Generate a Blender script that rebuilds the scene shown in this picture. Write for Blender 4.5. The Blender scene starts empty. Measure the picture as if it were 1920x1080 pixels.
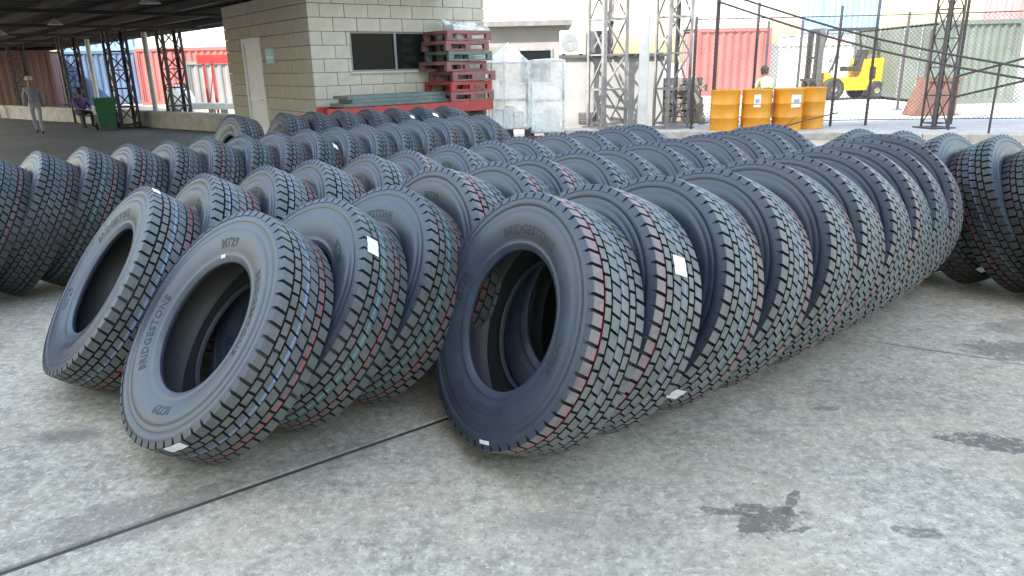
import bpy, bmesh, math, random
from math import sin, cos, pi, radians as R, sqrt, atan2
from mathutils import Vector, Matrix, noise

S = bpy.context.scene
COL = S.collection
rnd = random.Random(7)

# ------------------------------------------------------------------ camera, sky, sun, exposure
cd = bpy.data.cameras.new('camera'); cam = bpy.data.objects.new('camera', cd); COL.objects.link(cam)
cd.sensor_width = 36; cd.lens = 36 * 1356 / 1920; cd.clip_start = .05; cd.clip_end = 2000
P, RO = R(17.2), R(-1.25)
fw = Vector((0, cos(P), -sin(P))); up0 = Vector((0, sin(P), cos(P))); rt0 = Vector((1, 0, 0))
rt = cos(RO) * rt0 + sin(RO) * up0; up = -sin(RO) * rt0 + cos(RO) * up0
m = Matrix((rt, up, -fw)).transposed().to_4x4(); m.translation = (0, 0, 1.525)
cam.matrix_world = m
S.camera = cam

SUN_EL, SUN_ROT = R(50), R(225)
w = bpy.data.worlds.new('World'); S.world = w; w.use_nodes = True
wn = w.node_tree.nodes; wl = w.node_tree.links
sky = wn.new('ShaderNodeTexSky'); sky.sky_type = 'NISHITA'; sky.sun_disc = False
sky.sun_elevation = SUN_EL; sky.sun_rotation = SUN_ROT; sky.air_density = 1.75; sky.dust_density = 2.5; sky.ozone_density = 0.0
bg = wn['Background']; bg.inputs['Strength'].default_value = .15
wl.new(sky.outputs['Color'], bg.inputs['Color'])
ld = bpy.data.lights.new('sun', 'SUN'); ld.energy = 3.0; ld.angle = R(.5); ld.color = (1, .96, .9)
sun = bpy.data.objects.new('sun', ld); COL.objects.link(sun)
sd = Vector((cos(SUN_EL) * sin(SUN_ROT), cos(SUN_EL) * cos(SUN_ROT), sin(SUN_EL)))
sun.rotation_euler = (-sd).to_track_quat('-Z', 'Y').to_euler(); sun.location = sd * 60
S.view_settings.view_transform = 'Standard'; S.view_settings.look = 'None'
S.view_settings.gamma = 1; S.view_settings.use_curve_mapping = False
S.view_settings.exposure = 2.15
S.render.engine = 'CYCLES'
S.cycles.use_denoising = True
S.cycles.max_bounces = 6; S.cycles.diffuse_bounces = 4; S.cycles.glossy_bounces = 3
S.cycles.transparent_max_bounces = 8
S.cycles.sample_clamp_indirect = 6

# ------------------------------------------------------------------ materials
def nt(name):
    mt = bpy.data.materials.new(name); mt.use_nodes = True
    t = mt.node_tree
    return mt, t, t.nodes, t.links, t.nodes['Principled BSDF']

def math_(n, l, op, a, b=None, c=None, clamp=False):
    x = n.new('ShaderNodeMath'); x.operation = op; x.use_clamp = clamp
    for i, v in enumerate((a, b, c)):
        if v is None: continue
        if isinstance(v, (int, float)): x.inputs[i].default_value = v
        else: l.new(v, x.inputs[i])
    return x.outputs[0]

def noise_(n, l, co, scale, detail=4, rough=.55):
    x = n.new('ShaderNodeTexNoise'); x.inputs['Scale'].default_value = scale
    x.inputs['Detail'].default_value = detail; x.inputs['Roughness'].default_value = rough
    l.new(co, x.inputs['Vector']); return x.outputs['Fac']

def mix_(n, l, f, a, b, blend='MIX'):
    x = n.new('ShaderNodeMix'); x.data_type = 'RGBA'; x.blend_type = blend
    if isinstance(f, (int, float)): x.inputs[0].default_value = f
    else: l.new(f, x.inputs[0])
    for i, v in ((6, a), (7, b)):
        if isinstance(v, tuple): x.inputs[i].default_value = (*v, 1)
        else: l.new(v, x.inputs[i])
    return x.outputs[2]

def ramp_(n, l, f, p0, p1):
    x = n.new('ShaderNodeMapRange'); x.inputs[1].default_value = p0; x.inputs[2].default_value = p1
    x.clamp = True; l.new(f, x.inputs[0]); return x.outputs[0]

_cache = {}
def mat(name, col, rough=.6, var=.25, scale=6.0, metal=0.0, bump=.15, rust=0.0, spec=.5, dirt=(.12, .1, .08)):
    if name in _cache: return _cache[name]
    mt, t, n, l, b = nt(name)
    tc = n.new('ShaderNodeTexCoord').outputs['Object']
    oi = n.new('ShaderNodeObjectInfo')
    a = noise_(n, l, tc, scale, 5)
    c1 = tuple(min(1, v * (1 + var)) for v in col); c2 = tuple(v * (1 - var) for v in col)
    c = mix_(n, l, ramp_(n, l, a, .3, .7), c2, c1)
    rv = ramp_(n, l, oi.outputs['Random'], -1, 1.6)
    c = mix_(n, l, math_(n, l, 'MULTIPLY', rv, var * .7), c, dirt)
    if rust:
        f = noise_(n, l, tc, scale * .7 + 2, 8, .65)
        c = mix_(n, l, math_(n, l, 'MULTIPLY', ramp_(n, l, f, .62 - .12 * rust, .7), min(1, rust)), c, (.12, .05, .025))
    l.new(c, b.inputs['Base Color'])
    rr = ramp_(n, l, a, 0, 1); x = math_(n, l, 'MULTIPLY_ADD', rr, .3, max(0.02, rough - .15)); l.new(x, b.inputs['Roughness'])
    b.inputs['Metallic'].default_value = metal; b.inputs['Specular IOR Level'].default_value = spec
    if bump:
        bp = n.new('ShaderNodeBump'); bp.inputs['Strength'].default_value = bump; bp.inputs['Distance'].default_value = .01
        l.new(noise_(n, l, tc, scale * 8, 4), bp.inputs['Height']); l.new(bp.outputs[0], b.inputs['Normal'])
    _cache[name] = mt
    return mt

def concrete(name, base, stains=(), joints=False, warm=1.0):
    mt, t, n, l, b = nt(name)
    g = n.new('ShaderNodeNewGeometry').outputs['Position']
    oi = n.new('ShaderNodeObjectInfo')
    big = noise_(n, l, g, .55, 4, .6); mid = noise_(n, l, g, 9.0, 8, .78); fine = noise_(n, l, g, 24, 6, .7); grit = noise_(n, l, g, 95, 3, .6)
    lo = tuple(v * .5 for v in base); hi = tuple(min(1, v * 1.25) for v in base)
    f = math_(n, l, 'ADD', math_(n, l, 'MULTIPLY', big, .4), math_(n, l, 'ADD', math_(n, l, 'MULTIPLY', mid, .6), math_(n, l, 'MULTIPLY', fine, .65)))
    c = mix_(n, l, ramp_(n, l, f, .68, 1.0), lo, hi)
    # brownish tint in broad clouds
    c = mix_(n, l, math_(n, l, 'MULTIPLY', ramp_(n, l, noise_(n, l, g, 1.7, 5, .6), .45, .66), .5), c, (base[0] * .86, base[1] * .77, base[2] * .66))
    # pale scuffs and dark pits
    c = mix_(n, l, math_(n, l, 'MULTIPLY', ramp_(n, l, noise_(n, l, g, 36, 6, .8), .55, .62), .6), c, tuple(min(1, v * 1.45) for v in base))
    c = mix_(n, l, math_(n, l, 'MULTIPLY', ramp_(n, l, noise_(n, l, g, 41, 6, .8), .56, .62), .75), c, tuple(v * .35 for v in base))
    c = mix_(n, l, math_(n, l, 'MULTIPLY', ramp_(n, l, grit, .5, .8), .35), c, tuple(v * .4 for v in base))
    # tyre-dark smudges
    sm = ramp_(n, l, noise_(n, l, g, 2.6, 8, .75), .55, .68)
    c = mix_(n, l, math_(n, l, 'MULTIPLY', sm, .5), c, tuple(v * .42 for v in base))
    c = mix_(n, l, math_(n, l, 'MULTIPLY', oi.outputs['Random'], .16), c, tuple(v * .6 for v in base))
    for (sx, sy, rx, ry, rot, dark, soft) in stains:
        mp = n.new('ShaderNodeMapping'); mp.vector_type = 'TEXTURE'
        mp.inputs['Location'].default_value = (sx, sy, 0); mp.inputs['Rotation'].default_value = (0, 0, R(rot)); mp.inputs['Scale'].default_value = (rx, ry, 50)
        l.new(g, mp.inputs['Vector'])
        ln = n.new('ShaderNodeVectorMath'); ln.operation = 'LENGTH'; l.new(mp.outputs[0], ln.inputs[0])
        nz = noise_(n, l, g, 14 if soft < .3 else 6, 6, .65)
        d = math_(n, l, 'ADD', ln.outputs['Value'], math_(n, l, 'MULTIPLY', math_(n, l, 'SUBTRACT', nz, .5), 2.6 if soft < .3 else 1.4))
        k = ramp_(n, l, d, 1.0 + soft * .5, 1.0 - soft)
        c = mix_(n, l, math_(n, l, 'MULTIPLY', math_(n, l, 'MULTIPLY', k, ramp_(n, l, fine, .38, .50) if soft < .3 else ramp_(n, l, fine, .1, .5)), dark), c, (base[0] * .2, base[1] * .2, base[2] * .22))
    l.new(c, b.inputs['Base Color'])
    b.inputs['Specular IOR Level'].default_value = .35
    l.new(math_(n, l, 'MULTIPLY_ADD', mid, -.25, .92), b.inputs['Roughness'])
    bp = n.new('ShaderNodeBump'); bp.inputs['Strength'].default_value = .35; bp.inputs['Distance'].default_value = .006
    l.new(math_(n, l, 'ADD', fine, math_(n, l, 'MULTIPLY', grit, .5)), bp.inputs['Height']); l.new(bp.outputs[0], b.inputs['Normal'])
    return mt

STAINS = [(1.95, 2.64, .17, .075, -18, .85, .12), (.87, 2.16, .13, .10, 10, .8, .12), (1.0, 2.27, .10, .02, 55, .75, .12), (.74, 2.2, .09, .022, -15, .7, .12),
          (1.35, 2.06, .085, .03, -12, .7, .12), (2.66, 3.6, .22, .13, 0, .65, .15), (2.9, 3.95, .2, .1, 20, .45, .2),
          (-1.36, 2.26, .33, .15, 25, .5, .25), (-1.95, 2.86, .14, .06, 10, .45, .4), (-2.04, 2.88, .16, .07, 10, .35, .5), (.11, 2.17, .14, .07, 0, .4, .7),
          (1.42, 2.97, .06, .02, 0, .6, .15), (-.8, 2.62, .3, .1, 36, .35, .6), (.35, 2.05, .3, .2, 0, .22, .8), (1.75, 3.1, .3, .2, 0, .2, .8), (2.3, 3.6, .34, .012, -30, .7, .3), (2.75, 3.36, .3, .012, -20, .7, .3), (-1.5, 2.09, .6, .018, 36.5, .55, .6), (-.75, 2.645, .6, .018, 36.5, .5, .6)]
M_SLAB = concrete('weathered_concrete', (.49, .44, .345), STAINS)
M_YARD = concrete('yard_concrete', (.46, .45, .43))
M_JOINT = mat('joint_dirt', (.05, .047, .043), .95, .4, 20)

def rubber(name, col, rough, scale=9, dust=.3, spec=.5):
    mt, t, n, l, b = nt(name)
    tc = n.new('ShaderNodeTexCoord').outputs['Object']
    oi = n.new('ShaderNodeObjectInfo')
    a = noise_(n, l, tc, scale, 5, .6)
    c = mix_(n, l, ramp_(n, l, a, .35, .7), tuple(v * .8 for v in col), tuple(v * 1.25 for v in col))
    c = mix_(n, l, math_(n, l, 'MULTIPLY', ramp_(n, l, oi.outputs['Random'], 0, 1), dust), c, (.085, .085, .085))
    l.new(c, b.inputs['Base Color'])
    l.new(math_(n, l, 'MULTIPLY_ADD', a, .18, rough - .09), b.inputs['Roughness'])
    b.inputs['Specular IOR Level'].default_value = spec
    # fine circular mould rings
    sp = n.new('ShaderNodeSeparateXYZ'); l.new(tc, sp.inputs[0])
    rr = math_(n, l, 'SQRT', math_(n, l, 'ADD', math_(n, l, 'POWER', sp.outputs[0], 2.0), math_(n, l, 'POWER', sp.outputs[1], 2.0)))
    w_ = math_(n, l, 'SINE', math_(n, l, 'MULTIPLY', rr, 900.0))
    bp = n.new('ShaderNodeBump'); bp.inputs['Strength'].default_value = .12; bp.inputs['Distance'].default_value = .002
    l.new(math_(n, l, 'ADD', w_, math_(n, l, 'MULTIPLY', noise_(n, l, tc, 60, 3), 2.0)), bp.inputs['Height']); l.new(bp.outputs[0], b.inputs['Normal'])
    return mt

M_CASE = rubber('sidewall_rubber', (.024, .036, .058), .43, spec=.62)
M_LINER = rubber('liner_rubber', (.022, .022, .023), .5)
M_GROOVE = rubber('groove_rubber', (.018, .018, .019), .6, dust=.1)
M_LETTER = rubber('lettering_rubber', (.014, .021, .034), .55, dust=.15)

def tread_mat(name, lines, k0=.85):
    mt, t, n, l, b = nt(name)
    tc = n.new('ShaderNodeTexCoord').outputs['Object']
    sp = n.new('ShaderNodeSeparateXYZ'); l.new(tc, sp.inputs[0])
    oi = n.new('ShaderNodeObjectInfo')
    a = noise_(n, l, tc, 14, 5, .6)
    c = mix_(n, l, ramp_(n, l, a, .3, .7), (.085 * k0, .088 * k0, .086 * k0), (.15 * k0, .153 * k0, .148 * k0))
    c = mix_(n, l, math_(n, l, 'MULTIPLY', oi.outputs['Random'], .35), c, (.10 * k0, .108 * k0, .095 * k0))
    z = math_(n, l, 'ADD', sp.outputs[2], math_(n, l, 'MULTIPLY', math_(n, l, 'SUBTRACT', noise_(n, l, tc, 5, 2), .5), .012))
    wear = ramp_(n, l, noise_(n, l, tc, 38, 4, .7), .34, .52)
    for (z0, wd, colr, k) in lines:
        d = math_(n, l, 'ABSOLUTE', math_(n, l, 'SUBTRACT', z, z0))
        f = ramp_(n, l, d, wd, wd * .55)
        c = mix_(n, l, math_(n, l, 'MULTIPLY', math_(n, l, 'MULTIPLY', f, wear), k * .72), c, colr)
    l.new(c, b.inputs['Base Color'])
    l.new(math_(n, l, 'MULTIPLY_ADD', a, .2, .42), b.inputs['Roughness'])
    bp = n.new('ShaderNodeBump'); bp.inputs['Strength'].default_value = .2; bp.inputs['Distance'].default_value = .003
    l.new(noise_(n, l, tc, 90, 3), bp.inputs['Height']); l.new(bp.outputs[0], b.inputs['Normal'])
    return mt
RED, BLU, TEA, PNK, YEL = (.42, .035, .05), (.16, .27, .5), (.06, .3, .34), (.4, .2, .21), (.35, .33, .08)
TREADS = [
    tread_mat('tread_red_shoulder', [(.066, .006, RED, 1), (.095, .02, PNK, .55), (-.02, .005, BLU, .7)]),
    tread_mat('tread_red_blue', [(-.065, .006, RED, 1), (.012, .006, BLU, .95)]),
    tread_mat('tread_blue_red_far', [(-.09, .008, RED, .9), (-.01, .006, BLU, .8), (.03, .004, TEA, .5)]),
    tread_mat('tread_teal_red', [(-.05, .006, RED, .8), (.02, .006, TEA, .9)]),
    tread_mat('tread_blue_teal', [(.04, .006, BLU, .9), (-.08, .007, PNK, .7), (-.02, .004, TEA, .6)]),
    tread_mat('tread_red_two', [(-.06, .005, RED, .9), (-.09, .005, RED, .8), (.05, .006, BLU, .7)]),
]
TREADS_LIT = [tread_mat(nm_, ln_, 1.15) for nm_, ln_ in (('tread_lit_red_shoulder', [(.084, .0045, RED, 1.05), (.072, .003, RED, .8), (.1, .026, PNK, .4), (-.01, .004, BLU, .6)]), ('tread_lit_plain', [(.1, .024, PNK, .4), (.084, .0045, RED, .9), (-.02, .005, BLU, .7)]), ('tread_lit_red_far', [(-.09, .008, RED, .8), (-.01, .006, BLU, .8), (.03, .004, TEA, .4)]), ('tread_lit_teal', [(-.085, .006, RED, .7), (.0, .006, TEA, .7)]), ('tread_lit_blue', [(-.02, .006, BLU, .9), (-.1, .012, PNK, .6)]))]  # lighter copies for the nearest row, its brighter light put into the colour
TREADS_SHADED = [tread_mat('tread_shaded_' + nm_, ln_, .26) for nm_, ln_ in (('red', [(.066, .006, RED, .5), (-.02, .005, BLU, .4)]), ('red_blue', [(-.065, .006, RED, .5), (.012, .005, BLU, .5)]), ('far', [(-.09, .008, RED, .5), (.03, .004, TEA, .4)]), ('teal', [(-.05, .006, RED, .45), (.02, .005, TEA, .5)]), ('blue', [(.04, .005, BLU, .5), (-.08, .006, RED, .35)]), ('two', [(-.06, .005, RED, .5), (.05, .005, BLU, .4)]))]  # darker copies for the far and right-edge rows, shade put into the colour
M_PAPER = mat('white_paper', (.8, .8, .78), .7, .06, 30, bump=.05)

# ------------------------------------------------------------------ geometry helpers
class MB:
    def __init__(s): s.v = []; s.f = []; s.mi = []; s.cur = 0
    def add(s, vs, fs):
        o = len(s.v); s.v += [tuple(x) for x in vs]; s.f += [tuple(i + o for i in f) for f in fs]; s.mi += [s.cur] * len(fs); return s
    def box(s, x0, x1, y0, y1, z0, z1):
        return s.add([(x0, y0, z0), (x1, y0, z0), (x1, y1, z0), (x0, y1, z0), (x0, y0, z1), (x1, y0, z1), (x1, y1, z1), (x0, y1, z1)],
                     [(3, 2, 1, 0), (4, 5, 6, 7), (0, 1, 5, 4), (1, 2, 6, 5), (2, 3, 7, 6), (3, 0, 4, 7)])
    def cbox(s, x0, x1, y0, y1, z0, z1, c=.006):
        # box with chamfered vertical and top edges
        q = [(x0 + c, y0), (x1 - c, y0), (x1, y0 + c), (x1, y1 - c), (x1 - c, y1), (x0 + c, y1), (x0, y1 - c), (x0, y0 + c)]
        k = [(x0 + 2 * c, y0 + c), (x1 - 2 * c, y0 + c), (x1 - c, y0 + 2 * c), (x1 - c, y1 - 2 * c), (x1 - 2 * c, y1 - c), (x0 + 2 * c, y1 - c), (x0 + c, y1 - 2 * c), (x0 + c, y0 + 2 * c)]
        vs = [(a, b, z0) for a, b in q] + [(a, b, z1 - c) for a, b in q] + [(a, b, z1) for a, b in k]
        fs = [tuple(range(7, -1, -1)), tuple(range(16, 24))]
        for i in range(8):
            j = (i + 1) % 8; fs += [(i, j, 8 + j, 8 + i), (8 + i, 8 + j, 16 + j, 16 + i)]
        return s.add(vs, fs)
    def bar(s, a, b, r, r2=None, sides=4, rot=pi / 4):
        a, b = Vector(a), Vector(b); d = (b - a).normalized()
        u = d.cross(Vector((0, 0, 1)) if abs(d.z) < .95 else Vector((1, 0, 0))).normalized(); v = d.cross(u)
        r2 = r if r2 is None else r2
        vs = [];
        for p, q in ((a, r), (b, r2)):
            for i in range(sides):
                t = 2 * pi * i / sides + rot; vs.append(p + (u * cos(t) + v * sin(t)) * q)
        fs = [(i, (i + 1) % sides, sides + (i + 1) % sides, sides + i) for i in range(sides)]
        fs += [tuple(range(sides - 1, -1, -1)), tuple(range(sides, 2 * sides))]
        return s.add(vs, fs)
    def tube(s, pts, r, sides=6):
        for a, b in zip(pts[:-1], pts[1:]): s.bar(a, b, r, sides=sides)
        return s
    def lathe(s, prof, seg=32, close=False):
        o = []; nP = len(prof)
        for i in range(seg):
            t = 2 * pi * i / seg
            for (r, z) in prof: o.append((r * cos(t), r * sin(t), z))
        fs = []
        for i in range(seg):
            j = (i + 1) % seg
            for k in range(nP if close else nP - 1):
                k2 = (k + 1) % nP
                fs.append((i * nP + k, j * nP + k, j * nP + k2, i * nP + k2))
        return s.add(o, fs)
    def prism(s, prof, y0, y1):
        nP = len(prof)
        vs = [(x, y0, z) for x, z in prof] + [(x, y1, z) for x, z in prof]
        fs = [tuple(range(nP)), tuple(range(2 * nP - 1, nP - 1, -1))]
        fs += [((i + 1) % nP, i, nP + i, nP + (i + 1) % nP) for i in range(nP)]
        return s.add(vs, fs)
    def mesh(s, name, mats, smooth=None):
        me = bpy.data.meshes.new(name); me.from_pydata(s.v, [], s.f)
        for q in (mats if isinstance(mats, (list, tuple)) else [mats]): me.materials.append(q)
        if any(s.mi): me.polygons.foreach_set('material_index', s.mi)
        me.validate()
        bm = bmesh.new(); bm.from_mesh(me); bmesh.ops.recalc_face_normals(bm, faces=bm.faces); bm.to_mesh(me); bm.free()
        if smooth:
            me.polygons.foreach_set('use_smooth', [True] * len(me.polygons)); me.set_sharp_from_angle(angle=R(smooth))
        me.update(); return me

def link(name, me, parent=None, loc=None, rz=0):
    o = bpy.data.objects.new(name, me); COL.objects.link(o)
    if parent: o.parent = parent
    if loc is not None: o.location = loc
    if rz: o.rotation_euler = (0, 0, rz)
    return o
def obj(name, mb, mats, parent=None, loc=None, rz=0, smooth=None):
    return link(name, mb.mesh(name, mats, smooth), parent, loc, rz)
def tag(o, label, cat, group=None):
    o['label'] = label; o['category'] = cat
    if group: o['group'] = group
    return o
def thing(name, label, cat, loc=(0, 0, 0), rz=0, group=None):
    return tag(link(name, None, None, loc, rz), label, cat, group)
def struct(o): o['kind'] = 'structure'; return o

# ------------------------------------------------------------------ ground: slabs with open joints
UD = R(36.5)
ux, uy = cos(UD), sin(UD); vx, vy = -sin(UD), cos(UD)
gb = MB().box(-300, 300, -120, 500, -.6, -.034)
ground = struct(obj('ground', gb, concrete('base_concrete', (.40, .39, .37))))
jb = MB()
SU, SV = 42.0, 4.1
O = Vector((-1.08, 2.39)); e = Vector((2.3, 3.6)) - O
u0 = e.x * ux + e.y * uy + 14
slab_me = MB().cbox(-SU / 2 + .011, SU / 2 - .011, -SV / 2 + .013, SV / 2 - .013, -.045, 0, .006).mesh('slab', M_SLAB)
for i in range(-2, 1):
    for j in range(-5, 9):
        cu, cv = u0 + (i + .5) * SU, (j + .5) * SV
        x, y = O.x + cu * ux + cv * vx, O.y + cu * uy + cv * vy
        if True:
            k = link('slab', slab_me, ground, (x, y, rnd.uniform(-.002, .0)), UD)
            struct(k)
# dirt packed into the joints
jd = MB().box(-26, 16, -10, 34, -.0335, -.008)
q = struct(obj('joint_filler', jd, M_JOINT, ground))

# dark worn floor under the shed roof
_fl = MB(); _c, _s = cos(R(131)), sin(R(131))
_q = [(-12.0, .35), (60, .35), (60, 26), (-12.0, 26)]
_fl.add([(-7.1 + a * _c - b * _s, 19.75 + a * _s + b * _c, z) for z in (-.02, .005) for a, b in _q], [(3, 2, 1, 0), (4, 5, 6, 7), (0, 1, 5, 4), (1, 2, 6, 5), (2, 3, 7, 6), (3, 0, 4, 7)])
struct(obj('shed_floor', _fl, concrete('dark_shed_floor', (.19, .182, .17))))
# raised yard beyond the kerb
kerb_pts = [(1.2, 16.2), (2.9, 15.4), (6.4, 14.1), (14, 11.3), (40, 2)]
yard_top = .12
poly = kerb_pts + [(300, 2), (300, 400), (1.2, 400)]
yb = MB(); nP = len(poly)
yb.add([(x, y, -.03) for x, y in poly] + [(x, y, yard_top) for x, y in poly],
       [tuple(range(nP, 2 * nP))] + [(i, (i + 1) % nP, nP + (i + 1) % nP, nP + i) for i in range(nP)])
struct(obj('yard', yb, M_YARD))
kb = MB()
for (a, b_) in zip(kerb_pts[:-1], kerb_pts[1:]):
    d = Vector((b_[0] - a[0], b_[1] - a[1])); L = d.length; ang = atan2(d.y, d.x)
    nseg = max(1, int(L / 1.2))
    for i in range(nseg):
        p0 = Vector(a) + d * (i / nseg); 
        mbk = MB().cbox(.005, L / nseg - .005, -.16, -.004, -.04, yard_top + .03, .012)
        c = struct(obj('kerb', mbk, mat('kerb_concrete', (.38, .36, .33), .85, .3, 5), None, (p0.x, p0.y, 0), ang)) if False else None
kerb = struct(link('kerb', None, None, (2.9, 15.4, 0)))
for (a, b_) in zip(kerb_pts[:-2], kerb_pts[1:-1]):
    d = Vector((b_[0] - a[0], b_[1] - a[1])); L = d.length; ang = atan2(d.y, d.x); nseg = max(1, round(L / 1.25))
    kme = MB().cbox(.006, L / nseg - .006, -.17, -.004, -.04, yard_top + .025, .012).mesh('kerb_stone', mat('kerb_concrete', (.38, .36, .33), .85, .3, 5))
    for i in range(nseg):
        p0 = Vector(a) + d * (i / nseg); struct(link('kerb_stone', kme, kerb, (p0.x - 2.9, p0.y - 15.4, 0), ang))

# ------------------------------------------------------------------ shed roof and added shade block
M_STEELD = mat('dark_roof_steel', (.03, .026, .023), .7, .35, 3, rust=.5)
M_SHEET = mat('roof_sheet', (.045, .038, .032), .75, .35, 2, rust=.4)
ED = R(131); ev = Vector((cos(ED), sin(ED))); eu = Vector((sin(ED), -cos(ED)))     # along the edge, outwards
E0 = Vector((-7.1, 19.75))
low = thing('shed_roof', 'low dark steel shed roof with long beams over the far left floor', 'roof', (E0.x, E0.y, 0), ED)
# local x along edge, local -y is outwards
RW, RX0, RX1 = 8.0, -9.7, 60
sh = MB(); nc = int((RX1 - RX0) / .25)
for i in range(nc):
    x0 = RX0 + i * .25
    sh.box(x0, x0 + .25, 0, RW, 2.86 + (.03 if i % 2 else 0), 2.9 + (.03 if i % 2 else 0))
obj('roof_sheet', sh, M_SHEET, low)
for i in range(8):
    y = .08 + i * 1.1
    bm_ = MB().box(RX0, RX1, y - .06, y + .06, 2.70, 2.72).box(RX0, RX1, y - .012, y + .012, 2.72, 2.83).box(RX0, RX1, y - .06, y + .06, 2.83, 2.85)
    obj('roof_beam', bm_, M_STEELD, low)
for i in range(14):
    x = -8 + i * 5
    bm_ = MB().box(x - .05, x + .05, .15, RW - .1, 2.62, 2.69)
    obj('cross_beam', bm_, M_STEELD, low)
M_FASC = mat('fascia_paint', (.05, .05, .09), .6, .3, 2)
obj('fascia', MB().box(RX0, RX1, -.06, -.03, 2.62, 2.95), M_FASC, low)

wh = thing('added_shade_block', 'tall grey block added out of view behind left to shade the tyres and yard', 'building', (-2.5, -3, 0))  # unseen building added behind left, sized so its shadow covers the tyres
WHL, WHW, WHH = 38, 30.0, 33.0
M_WH = mat('added_shade_wall', (.3, .31, .32), .8, .1, .3)
obj('wall', MB().box(-WHW, -.05, -WHL, -.05, -.03, WHH), M_WH, wh)
rme = MB().box(0, .12, -.045, 0, 0, WHH - .1).mesh('cladding_rib', M_WH)
for i in range(36):
    if i < 16: link('cladding_rib', rme, wh, (-.5 - i * 1.02, 0, 0))
    link('cladding_rib', rme, wh, (-.05, -.5 - i * 1.02, 0), pi / 2).location.x = -.045
obj('roof_edge', MB().box(-WHW - .2, .2, -WHL - .2, .2, WHH + .002, WHH + .3), mat('dark_coping', (.07, .07, .08), .8), wh)
for i in range(3): obj('roller_door', MB().box(-15.5 + i * 5, -11.5 + i * 5, -.02, .03, .0, 4.5), mat('door_grey', (.2, .21, .22), .6), wh)

# ------------------------------------------------------------------ lattice columns, poles
M_LAT = mat('lattice_paint', (.24, .235, .24), .6, .3, 5, rust=.7)
M_LATD = mat('dark_lattice', (.055, .05, .055), .6, .3, 5, rust=.5)
def lattice(label, loc, rz, w, z1, m_, n, group, leg=.035, br=.016, z0=0.0):
    t = thing('lattice_column', label, 'column', loc, rz, group)
    h = w / 2
    for sx in (-1, 1):
        for sy in (-1, 1):
            b = MB(); x, y = sx * h, sy * h
            b.box(x - leg, x + leg, y + sy * leg * .8 - .004, y + sy * leg * .8 + .004, z0, z1).box(x + sx * leg - .004, x + sx * leg + .004, y - leg, y + leg, z0, z1)
            obj('leg', b, m_, t)
    st = (z1 - z0 - .15) / n
    for (ax, ay, bx, by) in ((-h, -h, h, -h), (h, -h, h, h), (h, h, -h, h), (-h, h, -h, -h)):
        for i in range(n):
            za, zb = z0 + .1 + i * st, z0 + .1 + (i + 1) * st
            obj('horizontal_brace', MB().bar((ax, ay, za), (bx, by, za), br * 1.1), m_, t)
            a, b_ = ((ax, ay, za), (bx, by, zb)) if i % 2 else ((bx, by, za), (ax, ay, zb))
            obj('diagonal_brace', MB().bar(a, b_, br), m_, t)
    obj('base_plate', MB().box(-h - .12, h + .12, -h - .12, h + .12, z0 - .0, z0 + .025), m_, t)
    return t
GL = 'lattice columns round the yard'
lattice('grey steel lattice column beside the white pole, left of it', (2.2, 16.6, yard_top), R(28), .56, 6.7, M_LAT, 9, GL, .042, .022)
lattice('grey steel lattice column right of the white pole by the pallets', (3.55, 16.2, yard_top), R(20), .5, 6.7, M_LAT, 9, GL, .036, .022)
lattice('narrow dark lattice column behind the yard fence beside the green container', (8.55, 14.8, yard_top), R(12), .3, 5.5, M_LATD, 10, GL, .025, .012)
GLL = 'lattice columns under the shed roof edge'
for (x, y, lb) in ((-9.3, 21.1, 'dark lattice column behind the low wall, nearest the block building'), (-10.85, 21.2, 'dark lattice column standing just right of the green bin'),
                   (-14.0, 24.4, 'dark lattice column between the walking person and the seated person'), (-18.4, 28.6, 'dark lattice column at the far left end of the low wall')):
    lattice(lb, (x, y, 0), ED, .46, 2.64, M_LATD, 5, GLL, .04, .022)
pole = thing('white_pole', 'thick white pole standing between two lattice columns', 'pole', (2.85, 15.75, yard_top))
obj('shaft', MB().lathe([(0, 0), (.105, 0), (.105, 6.7), (0, 6.7)], 20), mat('white_pole_paint', (.62, .63, .62), .5, .15, 3, rust=.15), pole, smooth=40)
obj('flange', MB().lathe([(0, 0), (.19, 0), (.19, .03), (.11, .035), (0, .035)], 16), M_LAT, pole, (0, 0, .002))
M_WPOST = mat('white_post_paint', (.6, .62, .6), .6, .2, 4)
for (x, y, lb, z1) in ((-10.2, 21.6, 'thin white post behind the low wall left of a lattice column', 2.6), (-18.6, 27.2, 'thin white post left of the walking person', 2.55), (-19.8, 27.7, 'leftmost thin white post under the shed roof', 2.55), (-13.8, 25.2, 'thin white post behind the seated person', 2.6)):
    t = thing('white_post', lb, 'post', (x, y, 0), 0, 'thin white posts under the shed')
    obj('shaft', MB().lathe([(0, 0), (.07, 0), (.07, z1), (0, z1)], 12), M_WPOST, t, smooth=40)
    obj('base_plate', MB().box(-.12, .12, -.12, .12, 0, .02), M_WPOST, t)

# ------------------------------------------------------------------ low wall along the shed edge
wall = thing('low_wall', 'long low pale concrete wall along the edge of the shed floor', 'wall', (-6.9, 19.0, 0), R(143))
obj('wall_core', MB().box(0, 15.5, .0, .22, -.03, .40), mat('low_wall_paint', (.40, .39, .36), .85, .25, 3), wall)
cap_me = MB().cbox(.005, .995, -.02, .24, .40, .46, .008).mesh('coping', mat('low_wall_cap', (.44, .43, .40), .8, .2, 4))
for i in range(15): link('coping', cap_me, wall, (i * 1.03, 0, 0))

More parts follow.
